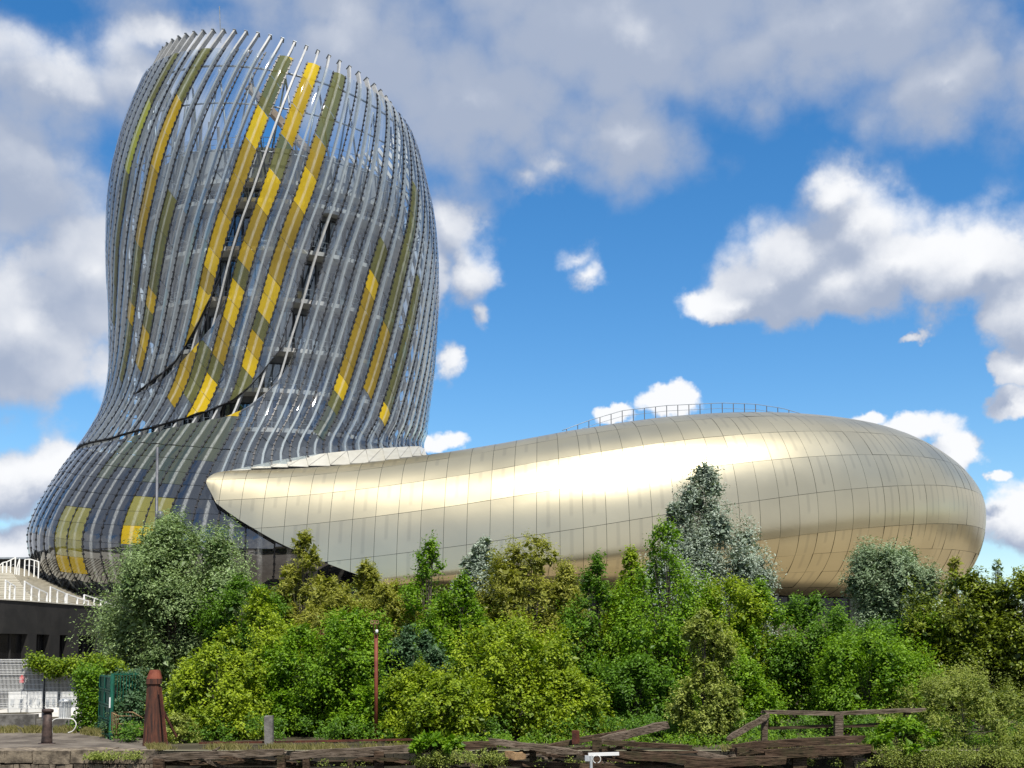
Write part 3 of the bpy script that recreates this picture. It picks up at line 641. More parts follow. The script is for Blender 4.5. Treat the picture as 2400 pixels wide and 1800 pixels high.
# folded fascia panels where the pod's top meets the tower
lipx = [(490, 1017, 98.7), (539, 1007, 99.4), (580, 998, 100.0), (617, 991, 100.6), (660, 984, 101.3), (707, 978, 102.2), (750, 973.5, 103.3), (790, 970, 104.6), (826, 967.5, 106.2), (857, 965.5, 108), (884, 964, 110), (906, 963.5, 112.5), (917, 969, 115)]
crx = [(500, 1021, 98.2), (545, 1014, 98.7), (588, 1011, 99.0), (624, 1009.5, 99.3), (668, 1008.5, 99.7), (715, 1006.5, 100.1), (758, 1003.8, 100.5), (798, 1000, 100.8), (834, 995.5, 101.1), (865, 991, 101.3), (892, 987, 101.5), (912, 984, 101.6), (922, 983, 101.7)]
LP = np.array([at(*p) for p in lipx]); CP = np.array([at(*p) for p in crx])
obj('fascia_gutter', grid_mesh(np.stack([LP + [0, .35, -.12], CP + [0, .5, -.25]], 0), False), M_RAIL, pod)
for i in range(len(LP) - 1):
    a, b_, c_, d_ = LP[i], LP[i + 1], CP[i + 1], CP[i]; mid = (a + b_ + c_ + d_) / 4 + np.array([0, -.1, .0]); k = .05
    for tri in ((a, b_, d_), (b_, c_, d_)):
        tri = np.array(tri); g_ = tri.mean(0); T3 = g_ + (tri - g_) * .955; T3[2] += np.array([-.05, -.15, .06])
        nz = np.cross(T3[1] - T3[0], T3[2] - T3[0]); nz /= np.linalg.norm(nz); nz *= -np.sign(nz[1]) if nz[1] != 0 else 1
        V = np.concatenate([T3, T3 - nz * .06]); obj('fascia_panel', mesh_from(V, [(0, 1, 2), (5, 4, 3), (0, 3, 4, 1), (1, 4, 5, 2), (2, 5, 3, 0)]), M_WHITEPANEL, pod)
m = MB(); m.box(at(709, 1015, 98.6), (.42, .4, .3)); m.build('camera_box', M_RAIL, pod)
# roof walk railing
rail_top = [(1214, 930), (1270, 909), (1344, 887), (1439, 876), (1559, 870.5), (1631, 873), (1690, 882), (1735, 895)]
xr = np.array([p[0] for p in rail_top]); yr = np.array([p[1] for p in rail_top])
def yaway(x): return 103.5 + (x - 1214) / 521 * 9
pts = [at(x, np.interp(x, xr, yr), yaway(x)) for x in np.arange(1214, 1736, 12)]
m = MB(); m.tube(pts, .03, 5); m.tube([p - [0, 0, .5] for p in pts], .018, 4); m.build('roof_handrail', M_STEEL, pod, True)
for i, x in enumerate(np.arange(1224, 1732, 24)):
    p = at(x, np.interp(x, xr, yr), yaway(x)); m = MB(); m.beam(p, p - [0, 0, 1.35], .07, .05); m.build('railing_post', M_LAMP, pod)
# glazed foot of the pod
for k in range(43):
    s0 = 13 + k * 2.0; P0 = PP(s0, -80) ; P1 = PP(s0 + 2.0, -80); inn = np.array([*Eat(np.array(s0))[1], 0]); 
    a = P0 + inn * .9; b_ = P1 + inn * .9; a[2] = b_[2] = 5.1; up_ = np.array([0, 0, 3.35])
    m = MB(); m.add([a, b_, b_ + up_, a + up_], [(0, 1, 2, 3)], 1); m.beam(a, a + up_, .16, .2); m.beam(a + [0, 0, 2.2], b_ + [0, 0, 2.2], .08, .1); m.build('foot_window', [M_RAIL, M_FOOT], pod)

# ================================================================ LEFT SIDE: PODIUM WALL, STEPS, QUAY
def at0(x, Y, z):
    """point at depth Y and height z in the picture column x"""
    p = at(x, 1408, Y); q = at(x, 1300, Y); k = (z - p[2]) / (q[2] - p[2]); r = p + (q - p) * k; return np.array([r[0], Y, z])
WX = np.array([-260, -80, 0, 54, 74, 102, 124.5, 142, 166, 205, 260, 330]); WY = np.array([60, 66, 68.5, 70.6, 71.5, 73, 74.2, 75.2, 76.4, 78.2, 81, 84.5])
wp = [at0(x, np.interp(x, WX, WY), 0) for x in WX]
ZW, ZH = 6.15, 4.25
wall = MB()
for i in range(len(WX) - 1):
    a, b_ = wp[i], wp[i + 1]; d = (b_ - a) / np.linalg.norm(b_ - a); nrm = np.array([-d[1], d[0], 0]); off = nrm * .25
    hi = lambda p, z: p + off + np.array([0, 0, z])
    wall.beam(hi(a, (ZW + ZH) / 2), hi(b_, (ZW + ZH) / 2), .5, ZW - ZH)
    if i in (0, 3, 5, 7, 9, 10): wall.beam(hi(a, ZH / 2), hi(b_, ZH / 2), .5, ZH - .004)
wallo = wall.build('podium_wall', M_DARKCLAD); tag(wallo, 'dark clad curved podium wall with tall black window openings behind the wire fence', 'wall')
for i in (1, 2, 4, 6, 8):
    a, b_ = wp[i], wp[i + 1]; d = (b_ - a) / np.linalg.norm(b_ - a); nrm = np.array([-d[1], d[0], 0])
    m = MB(); m.beam(a + nrm * .4 + [0, 0, ZH / 2], b_ + nrm * .4 + [0, 0, ZH / 2], .06, ZH - .02); m.build('window', M_BLACK, wallo)
    m = MB(); c_ = (a + b_) / 2 + nrm * .34; m.beam(c_, c_ + [0, 0, ZH], .09, .08); m.build('mullion', M_DARKCLAD, wallo)
m = MB()
for i in range(len(WX) - 1):
    a, b_ = wp[i], wp[i + 1]; d = (b_ - a) / np.linalg.norm(b_ - a); nrm = np.array([-d[1], d[0], 0]); m.beam(a + nrm * .23 + [0, 0, ZW + .035], b_ + nrm * .23 + [0, 0, ZW + .035], .6, .06)
m.build('coping', M_STEP, wallo)
steps = empty('stone_steps', 'pale stone steps climbing beside the glass tower above the dark podium wall', 'steps')
C0 = at0(108, 79, 6.1); C1 = at(26, 1226, 106); NSTEP = 27
for k in range(NSTEP):
    f = k / (NSTEP - 1); c_ = C0 + (C1 - C0) * f; z = 5.75 + (C1[2] - 5.75) * f
    m = MB(); x1 = c_[0]; y0 = c_[1] - 1.0; m.box(((x1 - 75) / 2, (y0 + 111) / 2, z - .5), (x1 + 75 - .16, 111 - y0 - .16, 1.0), 0); m.box(((x1 - 75) / 2, (y0 + 111) / 2 - .05, z + .035), (x1 + 75, 111 - y0, .07)); m.build('step', M_STEP, steps)
m = MB(); m.box((-40, 92, 5.4), (60, 20, .25)); structure(m.build('podium_terrace', M_TAUPE))
# taupe plinth round the foot of the glass and its dark doorway
ph = np.linspace(-125, 30, 60); A = TP(ph, 17.3, .972); B = A.copy(); B[:, 2] = 5.0; A[:, 2] += .1
obj('plinth_wall', grid_mesh(np.stack([A, B], 0)), M_TAUPE, museum)
m = MB(); dp = TP(-63, 16.9, 1.0); a = radians(-63); m.box(dp + [0, 0, -1.2], (2.6, 1.2, 6.2), -a * -1); m.build('doorway', M_BLACK, museum)
bd = empty('dark_annexe', 'low dark annexe roofline behind the railings at the top of the steps', 'building')
m = MB(); m.box(((at(-300, 1208, 112)[0] + at(98, 1208, 112)[0]) / 2, 116, 8.5), (at(98, 1208, 112)[0] - at(-300, 1208, 112)[0], 8, 2 * (at(0, 1208, 112)[2] - 8.5))); m.build('wall', M_DARKCLAD, bd)
m = MB(); m.box(((at(-300, 1208, 112)[0] + at(98, 1208, 112)[0]) / 2, 115.9, at(0, 1208, 112)[2] + .08), (at(98, 1208, 112)[0] - at(-300, 1208, 112)[0] + .4, 8.5, .16)); m.build('roof', M_STEEL, bd)
# white railings
z7 = lambda x, y: (.15556 * x, 1179.8 + .15556 * y)
def railing(label, tops, posts, Yf, foot):
    r = empty('handrail', label, 'railing', group='white railings on the podium steps')
    pts = [at(*z7(x, y), Yf(z7(x, y)[0])) for x, y in tops]
    m = MB()
    for p, q in zip(pts[:-1], pts[1:]): m.beam(p, q, .07, .07)
    m.build('top_rail', M_WHITE, r)
    m = MB()
    for p, q in zip(pts[:-1], pts[1:]): m.beam(p - [0, 0, .5], q - [0, 0, .5], .02, .02)
    m.build('wire', M_GALV, r)
    tx = [t_[0] for t_ in tops]; ty = [t_[1] for t_ in tops]
    for x in posts:
        px, py = z7(x, np.interp(x, tx, ty)); Yp = Yf(px); p = at(px, py, Yp); m = MB(); m.beam(p - [0, 0, .0], [p[0], p[1], foot(px, p[2])], .09, .06); m.build('post', M_WHITE, r)
yw = lambda x: np.interp(x, WX, WY) + .3
railing('white railing at the corner of the lowest lit steps', [(75, 475), (210, 558)], [80, 140, 207], yw, lambda x, z: ZW)
railing('white railing sloping down above the wall beside the first windows', [(340, 488), (440, 552), (660, 655)], [345, 440, 545, 655], yw, lambda x, z: ZW)
railing('tall white railing frame mid way along the podium wall top', [(700, 565), (915, 660)], [702, 800, 910], yw, lambda x, z: ZW)
railing('low white railing right of the tall frame on the podium wall', [(930, 664), (1075, 715), (1230, 765)], [932, 1075, 1225], yw, lambda x, z: ZW)
railing('white railing nearest the big willow on the podium wall', [(1170, 675), (1310, 722), (1440, 766), (1600, 820)], [1170, 1310, 1400, 1460, 1580], yw, lambda x, z: ZW)
yb = lambda x: 100.0
railing('white railing following the upper flight at the picture edge', [(-90, 330), (0, 265), (40, 228), (100, 215), (222, 155)], [-40, 42, 96, 152, 216], yb, lambda x, z: z - 1.5)
railing('white railing turning down between the two upper flights', [(236, 300), (275, 172)], [238, 272], yb, lambda x, z: z - 1.5)
railing('white railing along the top landing against the dark annexe', [(345, 186), (415, 178), (545, 216)], [347, 410, 480, 540], yb, lambda x, z: z - 1.4)

# ---- quay wall of stone blocks
quay = empty('quay_wall', 'weathered stone quay wall with coping blocks below the iron bollard', 'wall')
x = -30.0; k = 0
while x < -11.8:
    wd = random.uniform(.85, 1.35); wd = min(wd, -11.6 - x)
    m = MB(); m.box((x + wd / 2, 39.85, -.19 + random.uniform(-.01, .01)), (wd - .025, 1.05, .42), 0, jit=.012); m.build('coping_block', M_COPING, quay); x += wd
for r, (z0, h) in enumerate(((-.52, .2), (-.74, .2), (-.98, .22), (-1.22, .22))):
    x = -30.0 if r > 1 else -21 - random.random()
    while x < -11.5:
        wd = random.uniform(.18, .42); 
        if r > 1: wd *= 2.5
        m = MB(); m.box((x + wd / 2, 39.63 + random.uniform(-.02, .03), z0), (wd - .03, .6, h - .025), 0, jit=.012); m.build('stone', M_STONE, quay); x += wd
m = MB(); m.box((-21, 39.95, -2.4), (20, .5, 4.2)); m.build('backing', M_CONC, quay)
m = MB(); m.add([(-11.6, 39.78, -.02), (80, 39.78, -.02), (80, 38.9, -4.2), (-11.6, 38.9, -4.2)], [(3, 2, 1, 0)]); structure(m.build('earth_bank', M_BANK))
b_ = empty('bollard', 'tapered rusty iron mooring bollard with a mushroom rim on the quay', 'bollard'); BP = at0(101, 42.4, 0)
m = MB(); m.lathe([(.19, 0), (.185, .1), (.165, .6), (.145, 1.08)], BP, 20); m.build('shaft', M_IRON, b_, True)
m = MB(); m.lathe([(.145, 1.08), (.19, 1.1), (.2, 1.15), (.185, 1.2), (.08, 1.225), (.02, 1.23)], BP, 20); m.build('rim', M_IRON, b_, True)
m = MB(); m.lathe([(.3, 0), (.28, .03), (.2, .035)], BP, 20); m.build('foot', M_IRON, b_)
lw = empty('low_concrete_wall', 'stained low concrete wall at the foot of the wire fence', 'wall')
m = MB(); a = at0(-40, 49, .34); c_ = at0(80, 49, .34); m.beam(a, c_, .4, .70, jit=.01); m.build('tall_section', M_CONC, lw)
m = MB(); a = at0(80.5, 49.1, .24); c_ = at0(166, 49.1, .24); m.beam(a, c_, .35, .5, jit=.01); m.build('low_section', M_CONC, lw)
# wire fence
def mesh_fence(label, x0, x1, z0, z1, Y):
    f = empty('wire_fence', label, 'fence', group='welded mesh fence on the quay')
    a = at0(x0, Y, 0)[0]; b2 = at0(x1, Y, 0)[0]; m = MB()
    for xx in np.arange(a, b2, .055): m.box((xx, Y, (z0 + z1) / 2), (.017, .01, z1 - z0))
    for zz in np.arange(z0 + .02, z1, .2): m.box(((a + b2) / 2, Y - .012, zz), (b2 - a, .009, .013))
    for zz in (z0 + .1, z0 + (z1 - z0) * .36, z0 + (z1 - z0) * .72, z1 - .05):
        for e in (-.045, .045): m.box(((a + b2) / 2, Y - .045, zz + e), (b2 - a, .012, .014))
    o = m.build('wire_mesh', M_WHITE, f); o['kind'] = 'stuff'
    for xx in (a, b2): m = MB(); m.box((xx, Y + .05, z1 / 2), (.07, .06, z1 + .02)); m.build('post', M_LAMP, f)
mesh_fence('taller galvanised mesh fence panel at the picture edge', -14, 90, .85, 2.9, 50.0)
mesh_fence('galvanised mesh fence panel half overgrown by vine', 93, 177, .9, 2.62, 50.1)
# things in the yard behind
for i, (x0, x1, lab) in enumerate(((17, 56, 'white plastic barrier at the left end of the row behind the fence'), (58, 90, 'white plastic barrier just left of the dark fence post'), (95, 121, 'white plastic barrier just right of the dark fence post'), (131, 164, 'white plastic barrier behind the litter bin'))):
    r = empty('plastic_barrier', lab, 'barrier', group='white barriers in the yard behind the fence'); a = at0(x0, 64, 0); c_ = at0(x1, 64.5, 0); d = c_ - a
    m = MB()
    for zz, wd, h in ((.12, .42, .24), (.55, .26, .62), (.98, .2, .24)): m.beam(a + [0, 0, zz], c_ + [0, 0, zz], wd, h)
    m.build('body', M_WHITE, r)
    for f_ in (.25, .75): m = MB(); p = a + d * f_; m.box(p + [0, -.14, .55], (.24, .1, .3)); m.build('recess', M_GALV, r)
m = MB(); p = at0(47.5, 63.5, 1.75); m.box(p, (.18, .12, .32)); m.box(p + [0, 0, .2], (.1, .08, .08)); m.box([p[0], p[1], .8], (.03, .03, 1.6), m=1); tag(m.build('red_lantern', [M_RED, M_LAMP]), 'small red warning lantern above the white barriers', 'lantern')
r = empty('litter_bin', 'pale slatted litter bin with a domed lid behind the mesh fence', 'bin'); p = at0(140, 57.4, 0)
m = MB(); m.lathe([(.24, 0), (.25, .8)], p, 18); m.build('liner', M_STEEL, r)
for k in range(18): a = 2 * pi * k / 18; m = MB(); m.box(p + [.265 * cos(a), .265 * sin(a), .42], (.022, .055, .8), a); m.build('slat', M_GALV, r)
m = MB(); m.lathe([(.3, .82), (.3, .9), (.22, .98), (.05, 1.0)], p, 18); m.build('lid', M_GALV, r, True)
m = MB(); z5 = lambda x, y: (.17497 * x, 1401 + .17497 * y)
hp = [at(*z5(x, y), 43.6) for x, y in ((645, 1060), (640, 930), (655, 890), (700, 866), (780, 862), (870, 866), (915, 885), (940, 930), (930, 975), (895, 1020), (840, 1040))]
m.tube(catmull(np.array(hp), 6), .022, 6); tag(m.build('bent_pipe', M_CABLE, None, True), 'bent white pipe looping out of the weeds beside the bollard', 'pipe')
# green gate
gt = empty('green_gate', 'open green metal gate leaf between the vine and the rusty column', 'gate')
ga = at0(240, 44.4, 0); gb = at0(214, 47.8, 0); Hh = 2.36
m = MB(); m.beam(ga + [0, 0, .0], ga + [0, 0, Hh + .05], .1, .1); m.build('post', M_GREEN, gt)
m = MB(); m.beam(ga + [0, 0, Hh / 2], gb + [0, 0, Hh / 2], .03, Hh - .1); m.build('sheet', M_GREEN, gt)
for f0, f1 in ((.04, .48), (.52, .96)):
    for k in range(4):
        p = ga + (gb - ga) * f0 + [-.03, -.03, .15 + k * .55]; q = ga + (gb - ga) * f1 + [-.03, -.03, .15 + k * .55]
        m = MB(); 
        for dz in (0, .46): m.beam(p + [0, 0, dz], q + [0, 0, dz], .06, .05)
        for e in (p, q): m.beam(e + [0, 0, .025], e + [0, 0, .435], .05, .055)
        m.build('panel', M_GREEN, gt)
m = MB(); m.box(ga + [-.06, -.07, 1.35], (.05, .03, .38)); m.build('handle', M_WHITE, gt)
gs = empty('green_bar_fence', 'green vertical bar fence overgrown with ivy behind the gate', 'fence'); a = at0(244, 47.6, 0); c_ = at0(296, 48.4, 0)
for zz in (.2, 2.32): m = MB(); m.beam(a + [0, 0, zz], c_ + [0, 0, zz], .05, .05); m.build('rail', M_GREEN, gs)
for f_ in np.linspace(0, 1, 9): m = MB(); p = a + (c_ - a) * f_; m.beam(p + [0, 0, .05], p + [0, 0, 2.4], .025, .025); m.build('bar', M_GREEN, gs)
# rusty crowd barrier
rb = empty('rusty_barrier', 'rusty tubular barrier leaning in the weeds left of the red column', 'barrier'); Yb = 43.9
for path in (((1375, 1010), (1380, 785), (1640, 785), (1765, 860)), ((1462, 1090), (1462, 832), (1765, 832)), ((1462, 930), (1620, 928), (1760, 1005)), ((1462, 992), (1730, 990)), ((1380, 790), (1462, 832))):
    m = MB(); m.tube([at(*z5(x, y), Yb) for x, y in path], .022, 6); m.build('tube', M_RUSTPALE, rb, True)
for x in (1385, 1402, 1420, 1440): m = MB(); m.tube([at(*z5(x, 805), Yb), at(*z5(x, 1050), Yb)], .012, 5); m.build('bar', M_RUSTPALE, rb)
# rusty flared column
rc = empty('rusty_column', 'tall rusty riveted iron column with a flared red cap at the quay edge', 'column'); Yc_ = 41.6
px = lambda v: v * Yc_ / 2592
base = at0(332, Yc_, 0)
def tapered(z0, z1, w0, w1, dx0, dx1, nm, mt, nz=2, fl=0):
    m = MB(); n_ = 16; V = []
    for zi in range(nz):
        f_ = zi / (nz - 1); 
        for k in range(n_):
            a = 2 * pi * k / n_ + .2; rr = (w0 + (w1 - w0) * f_) / 2 * (1 + fl * (1 if k % 2 else -1)); sq = max(abs(cos(a)), abs(sin(a))) ** -.55
            V.append((base[0] + dx0 + (dx1 - dx0) * f_ + rr * sq * cos(a), base[1] + rr * sq * sin(a) * .9, z0 + (z1 - z0) * f_))
    Fc = [(i * n_ + k, i * n_ + (k + 1) % n_, (i + 1) * n_ + (k + 1) % n_, (i + 1) * n_ + k) for i in range(nz - 1) for k in range(n_)] + [tuple(range(n_ - 1, -1, -1)), tuple((nz - 1) * n_ + k for k in range(n_))]
    m.add(V, Fc); m.build(nm, mt, rc)
ztop = at(330, 1447, Yc_)[2]; zfl = at(330, 1476, Yc_)[2]
tapered(0, zfl, px(43), px(26), 0, -px(3), 'shaft', M_RUSTCOL, 6, .03)
tapered(zfl - .02, zfl + .16, px(32), px(31), -px(3), -px(2), 'collar', M_RUSTCOL, 2)
tapered(zfl + .16, ztop, px(31), px(20), -px(2), -px(1), 'cap', M_REDOX, 4, .02)
m = MB(); m.beam(at0(346, Yc_ - .28, 2.0), at0(360, Yc_ - .45, -.05), .05, .1); m.build('edge_strip', M_RUST, rc)
m = MB(); m.beam(at(*z5(2010, 760), Yc_ + .2), at(*z5(2180, 1090), Yc_ + .6), .07, .07); m.build('brace', M_RUST, rc)
# lamp post, red pole, posts
lp = empty('lamp_post', 'slim dark grey mast standing in front of the glass bulge behind the willow', 'lamp post'); a = at0(333, 62, 0); top_ = at(340, 966, 62)
m = MB(); m.tube([a, a + (top_ - a) * .5, top_], [.11, .095, .07], 8); m.build('mast', M_LAMP, lp, True)
m = MB(); q = at(346, 1117, 61.9); m.lathe([(.02, -.32), (.14, -.26), (.2, -.1), (.2, .12), (.12, .3), (.03, .33)], q, 12); m.build('globe', M_LAMP, lp, True)
m = MB(); m.beam(at(339, 1110, 62), at(347, 1110, 62), .06, .06); m.build('bracket', M_LAMP, lp)
rp = empty('red_pole', 'red painted steel pole with a twin hole head plate among the bushes', 'pole'); Yr = 43.2
s1 = lambda x, y: (276.5 + .2917 * x, 1198.2 + .2917 * y)
m = MB(); m.tube([at0(812.5, Yr, -.02), at(812.5, 1371, Yr)], .068, 8); m.build('shaft', M_REDOX, rp, True)
for dx in (-3.4, 3.4): m = MB(); m.tube([at(812 + dx, 1371, Yr), at(810 + dx, 1346, Yr)], .018, 5); m.build('rod', M_RUST, rp)
m = MB(); p = at(809.5, 1344, Yr); 
for dx, dz, wd, h in ((-.135, 0, .03, .1), (0, 0, .06, .1), (.135, 0, .03, .1), (0, .055, .3, .03), (0, -.055, .3, .03)): m.box(p + [dx, 0, dz], (wd, .06, h))
m.build('head_plate', M_RUSTPALE, rp)
m = MB(); p = at(814, 1364, Yr - .12); m.lathe([(.02, -.07), (.045, -.055), (.055, .01), (.04, .06), (.01, .07)], p, 12); m.build('white_lamp', M_WHITE, rp, True)
rf_ = empty('rusty_gantry', 'rusty steel post and cross beam half hidden in the bushes left of the red pole', 'frame'); Yf_ = 46.6
m = MB(); m.beam(at(692, 1367, Yf_), at(752, 1362, Yf_), .14, .2); m.build('cross_beam', M_RUST, rf_)
m = MB(); m.beam(at0(755, Yf_, 0), at(755, 1362, Yf_), .12, .12); m.build('post', M_RUST, rf_)
m = MB(); m.beam(at0(581, 41.4, -.02), at(581, 1546, 41.4), .27, .27, jit=.012); tag(m.build('stub_post', M_CONC), 'square grey stub post standing alone behind the long pier beam', 'post')
m = MB(); m.beam(at(430, 1605, 41.6), at(640, 1602, 41.6), .07, .07); m.beam(at(640, 1602, 41.6), at(905, 1597, 41.6), .07, .07); tag(m.build('rusty_rail', M_RUST), 'thin rusty rail lying along the weeds behind the pier beam', 'rail')

# ---- the ruined timber pier
pier = empty('timber_pier', 'rotten timber pier with sagging edge beams along the bottom of the picture', 'pier')
def T_(p0, p1, th, Y0, Y1=None, wd=.3, nm='beam', mt=None, par=pier, jit=.02):
    Y1 = Y0 if Y1 is None else Y1; a = at(*p0, Y0); c_ = at(*p1, Y1); h = th * Y0 / 2592; dz = np.array([0, 0, -h / 2])
    m = MB(); n_ = 7
    prev = None
    V = []
    d = c_ - a; L = np.linalg.norm(d); t_ = d / L; sd = np.cross(t_, (0, 0, 1)); sd /= np.linalg.norm(sd) + 1e-9; u_ = np.cross(sd, t_)
    for k in range(n_):
        p = a + d * k / (n_ - 1) + dz + RNG.normal(0, jit * .5, 3); e = 1 - .12 * RNG.random()
        if k in (0, n_ - 1): p = p + t_ * RNG.normal(0, .05); e *= RNG.uniform(.55, .95)
        for sa, sb_ in ((-1, -1), (1, -1), (1, 1), (-1, 1)): V.append(p + t_ * (RNG.normal(0, .06) if k in (0, n_ - 1) else 0) + sd * sa * wd / 2 * e + u_ * sb_ * h / 2 * e + RNG.normal(0, jit * .35, 3))
    Fc = [(k * 4 + q, k * 4 + (q + 1) % 4, (k + 1) * 4 + (q + 1) % 4, (k + 1) * 4 + q) for k in range(n_ - 1) for q in range(4)] + [(3, 2, 1, 0), tuple((n_ - 1) * 4 + q for q in range(4))]
    m.add(V, Fc); return m.build(nm, mt or M_WOOD, par)
def post(x, y0, y1, wpx, Y, nm='post', mt=None, par=pier):
    a = at(x, y1, Y); c_ = at(x, y0, Y); m = MB(); m.beam(a - [0, 0, 1.2 if y1 > 1640 else 0], c_, wpx * Y / 2592, wpx * Y / 2592 * 1.1, jit=.012); return m.build(nm, mt or M_WOOD, par)
T_((318, 1630), (612, 1616), 16, 38.9, mt=M_WOODGREY); T_((622, 1625), (930, 1605), 17, 38.9, mt=M_WOODGREY); T_((829, 1612), (1068, 1600), 18, 39.1)
T_((1058, 1594), (1256, 1620), 13, 38.6, 38.3, mt=M_WOODGREY); T_((1298, 1597), (1495, 1609), 12, 39.1); T_((1338, 1620), (1546, 1638), 18, 38.4, mt=M_WOOD)
T_((1581, 1604), (1868, 1588), 16, 39.2, mt=M_WOOD); T_((1645, 1618), (1880, 1606), 22, 38.6, mt=M_WOOD); T_((1480, 1640), (1700, 1632), 20, 38.3)
T_((330, 1645), (640, 1643), 10, 39.4); T_((640, 1646), (1060, 1640), 10, 39.3); T_((1070, 1642), (1300, 1650), 12, 38.7); T_((1300, 1648), (1560, 1655), 12, 38.6)
for x, y0, y1, wd in ((345, 1640, 1660, 18), (608, 1630, 1660, 16), (662, 1640, 1660, 14), (760, 1640, 1660, 14), (820, 1622, 1660, 16), (905, 1628, 1660, 14), (1064, 1615, 1660, 15), (1150, 1618, 1660, 13), (1289, 1594, 1660, 17), (1420, 1630, 1660, 15), (1725, 1630, 1660, 26), (1600, 1615, 1660, 16), (1830, 1612, 1660, 18)): post(x, y0, y1, wd, 38.8)
for i in range(60):                                              # loose deck planks lying across the beams
    x = random.uniform(1070, 1880) if i < 34 else random.uniform(330, 1060); y = random.uniform(1614, 1640) if i < 34 else random.uniform(1630, 1640); L = random.uniform(40, 120); sl = random.uniform(-.35, .35) if i % 3 else random.uniform(-1.3, 1.3)
    T_((x, y), (x + L, y + L * sl * .5), random.uniform(4, 8), random.uniform(38.5, 39.6), random.uniform(38.5, 39.6), random.uniform(.12, .24), 'plank', M_WOODGREY if i % 3 == 0 else M_WOOD, pier, .015)
cg = MB(); a0 = at(445, 1640, 39.5); a1 = at(578, 1640, 39.5)
for f_ in np.linspace(0, 1, 34): p = a0 + (a1 - a0) * f_; cg.beam(p, p - [.12, 0, .5], .008, .008)
for dz in np.linspace(0, .5, 9): cg.beam(a0 - [0, 0, dz], a1 - [0, 0, dz], .008, .008)
o = cg.build('wire_cage', M_RUSTPALE, pier); o['kind'] = 'stuff'
def loose(label, *args, **kw):
    e = T_(*args, par=None, nm='fallen_timber', **kw); tag(e, label, 'timber', 'fallen timbers on the pier'); return e
loose('long grey timber tilted up to the right above the pier', (1296, 1592), (1440, 1557), 17, 39.4, 39.8, mt=M_WOODGREY)
loose('dark timber crossing under the tilted grey one', (1188, 1606), (1352, 1574), 12, 39.8, 40.2)
loose('broken pale timber block wedged between pier posts', (1092, 1621), (1134, 1626), 16, 38.3, mt=M_RUSTPALE)
loose('narrow timber lying flat in the wreckage left of the railing', (1500, 1618), (1640, 1650), 10, 38.9, 38.6, mt=M_WOODGREY)
post(1243, 1578, 1606, 14, 39.6, 'iron_stub', M_RUST, pier)
tr_ = empty('timber_railing', 'grey timber railing with a sloping end board above the wrecked deck', 'railing')
T_((1651, 1533), (1818, 1537), 9, 40.4, par=tr_, nm='rail', mt=M_WOODGREY, jit=.008); T_((1818, 1536), (1998, 1528), 9, 40.4, par=tr_, nm='rail', mt=M_WOODGREY, jit=.008)
T_((1664, 1536), (1570, 1590), 13, 40.3, 39.7, wd=.12, par=tr_, nm='sloping_board', mt=M_WOODGREY, jit=.008); T_((1655, 1570), (1800, 1564), 7, 40.5, wd=.1, par=tr_, nm='mid_rail', jit=.008); T_((1818, 1566), (1950, 1559), 7, 40.5, wd=.1, par=tr_, nm='mid_rail', jit=.008)
post(1651, 1545, 1602, 12, 40.4, par=tr_, mt=M_WOODGREY); post(1811, 1543, 1590, 15, 40.35, par=tr_, mt=M_WOODGREY); post(1960, 1538, 1600, 12, 40.4, par=tr_)
dv = empty('camera_bracket', 'white steel bracket with a cable loop and small grey box on the pier', 'bracket'); Yd = 37.8
m = MB(); m.beam(at(1271, 1630, Yd), at(1337, 1628, Yd), .09, .1); m.build('arm', M_WHITE, dv)
m = MB(); m.tube([at(1277, 1632, Yd), at(1277, 1700, Yd)], .05, 8); m.build('pipe', M_GALV, dv)
m = MB(); m.box(at(1268.5, 1638, Yd), (.15, .13, .17)); m.build('box', M_GALV, dv)
m = MB(); m.tube([at(1289 + 8.5 * cos(a), 1640 + 8.5 * sin(a), Yd - .05) for a in np.linspace(0, 2 * pi, 17)], .014, 5, cap=False); m.build('cable_loop', M_CABLE, dv, True)

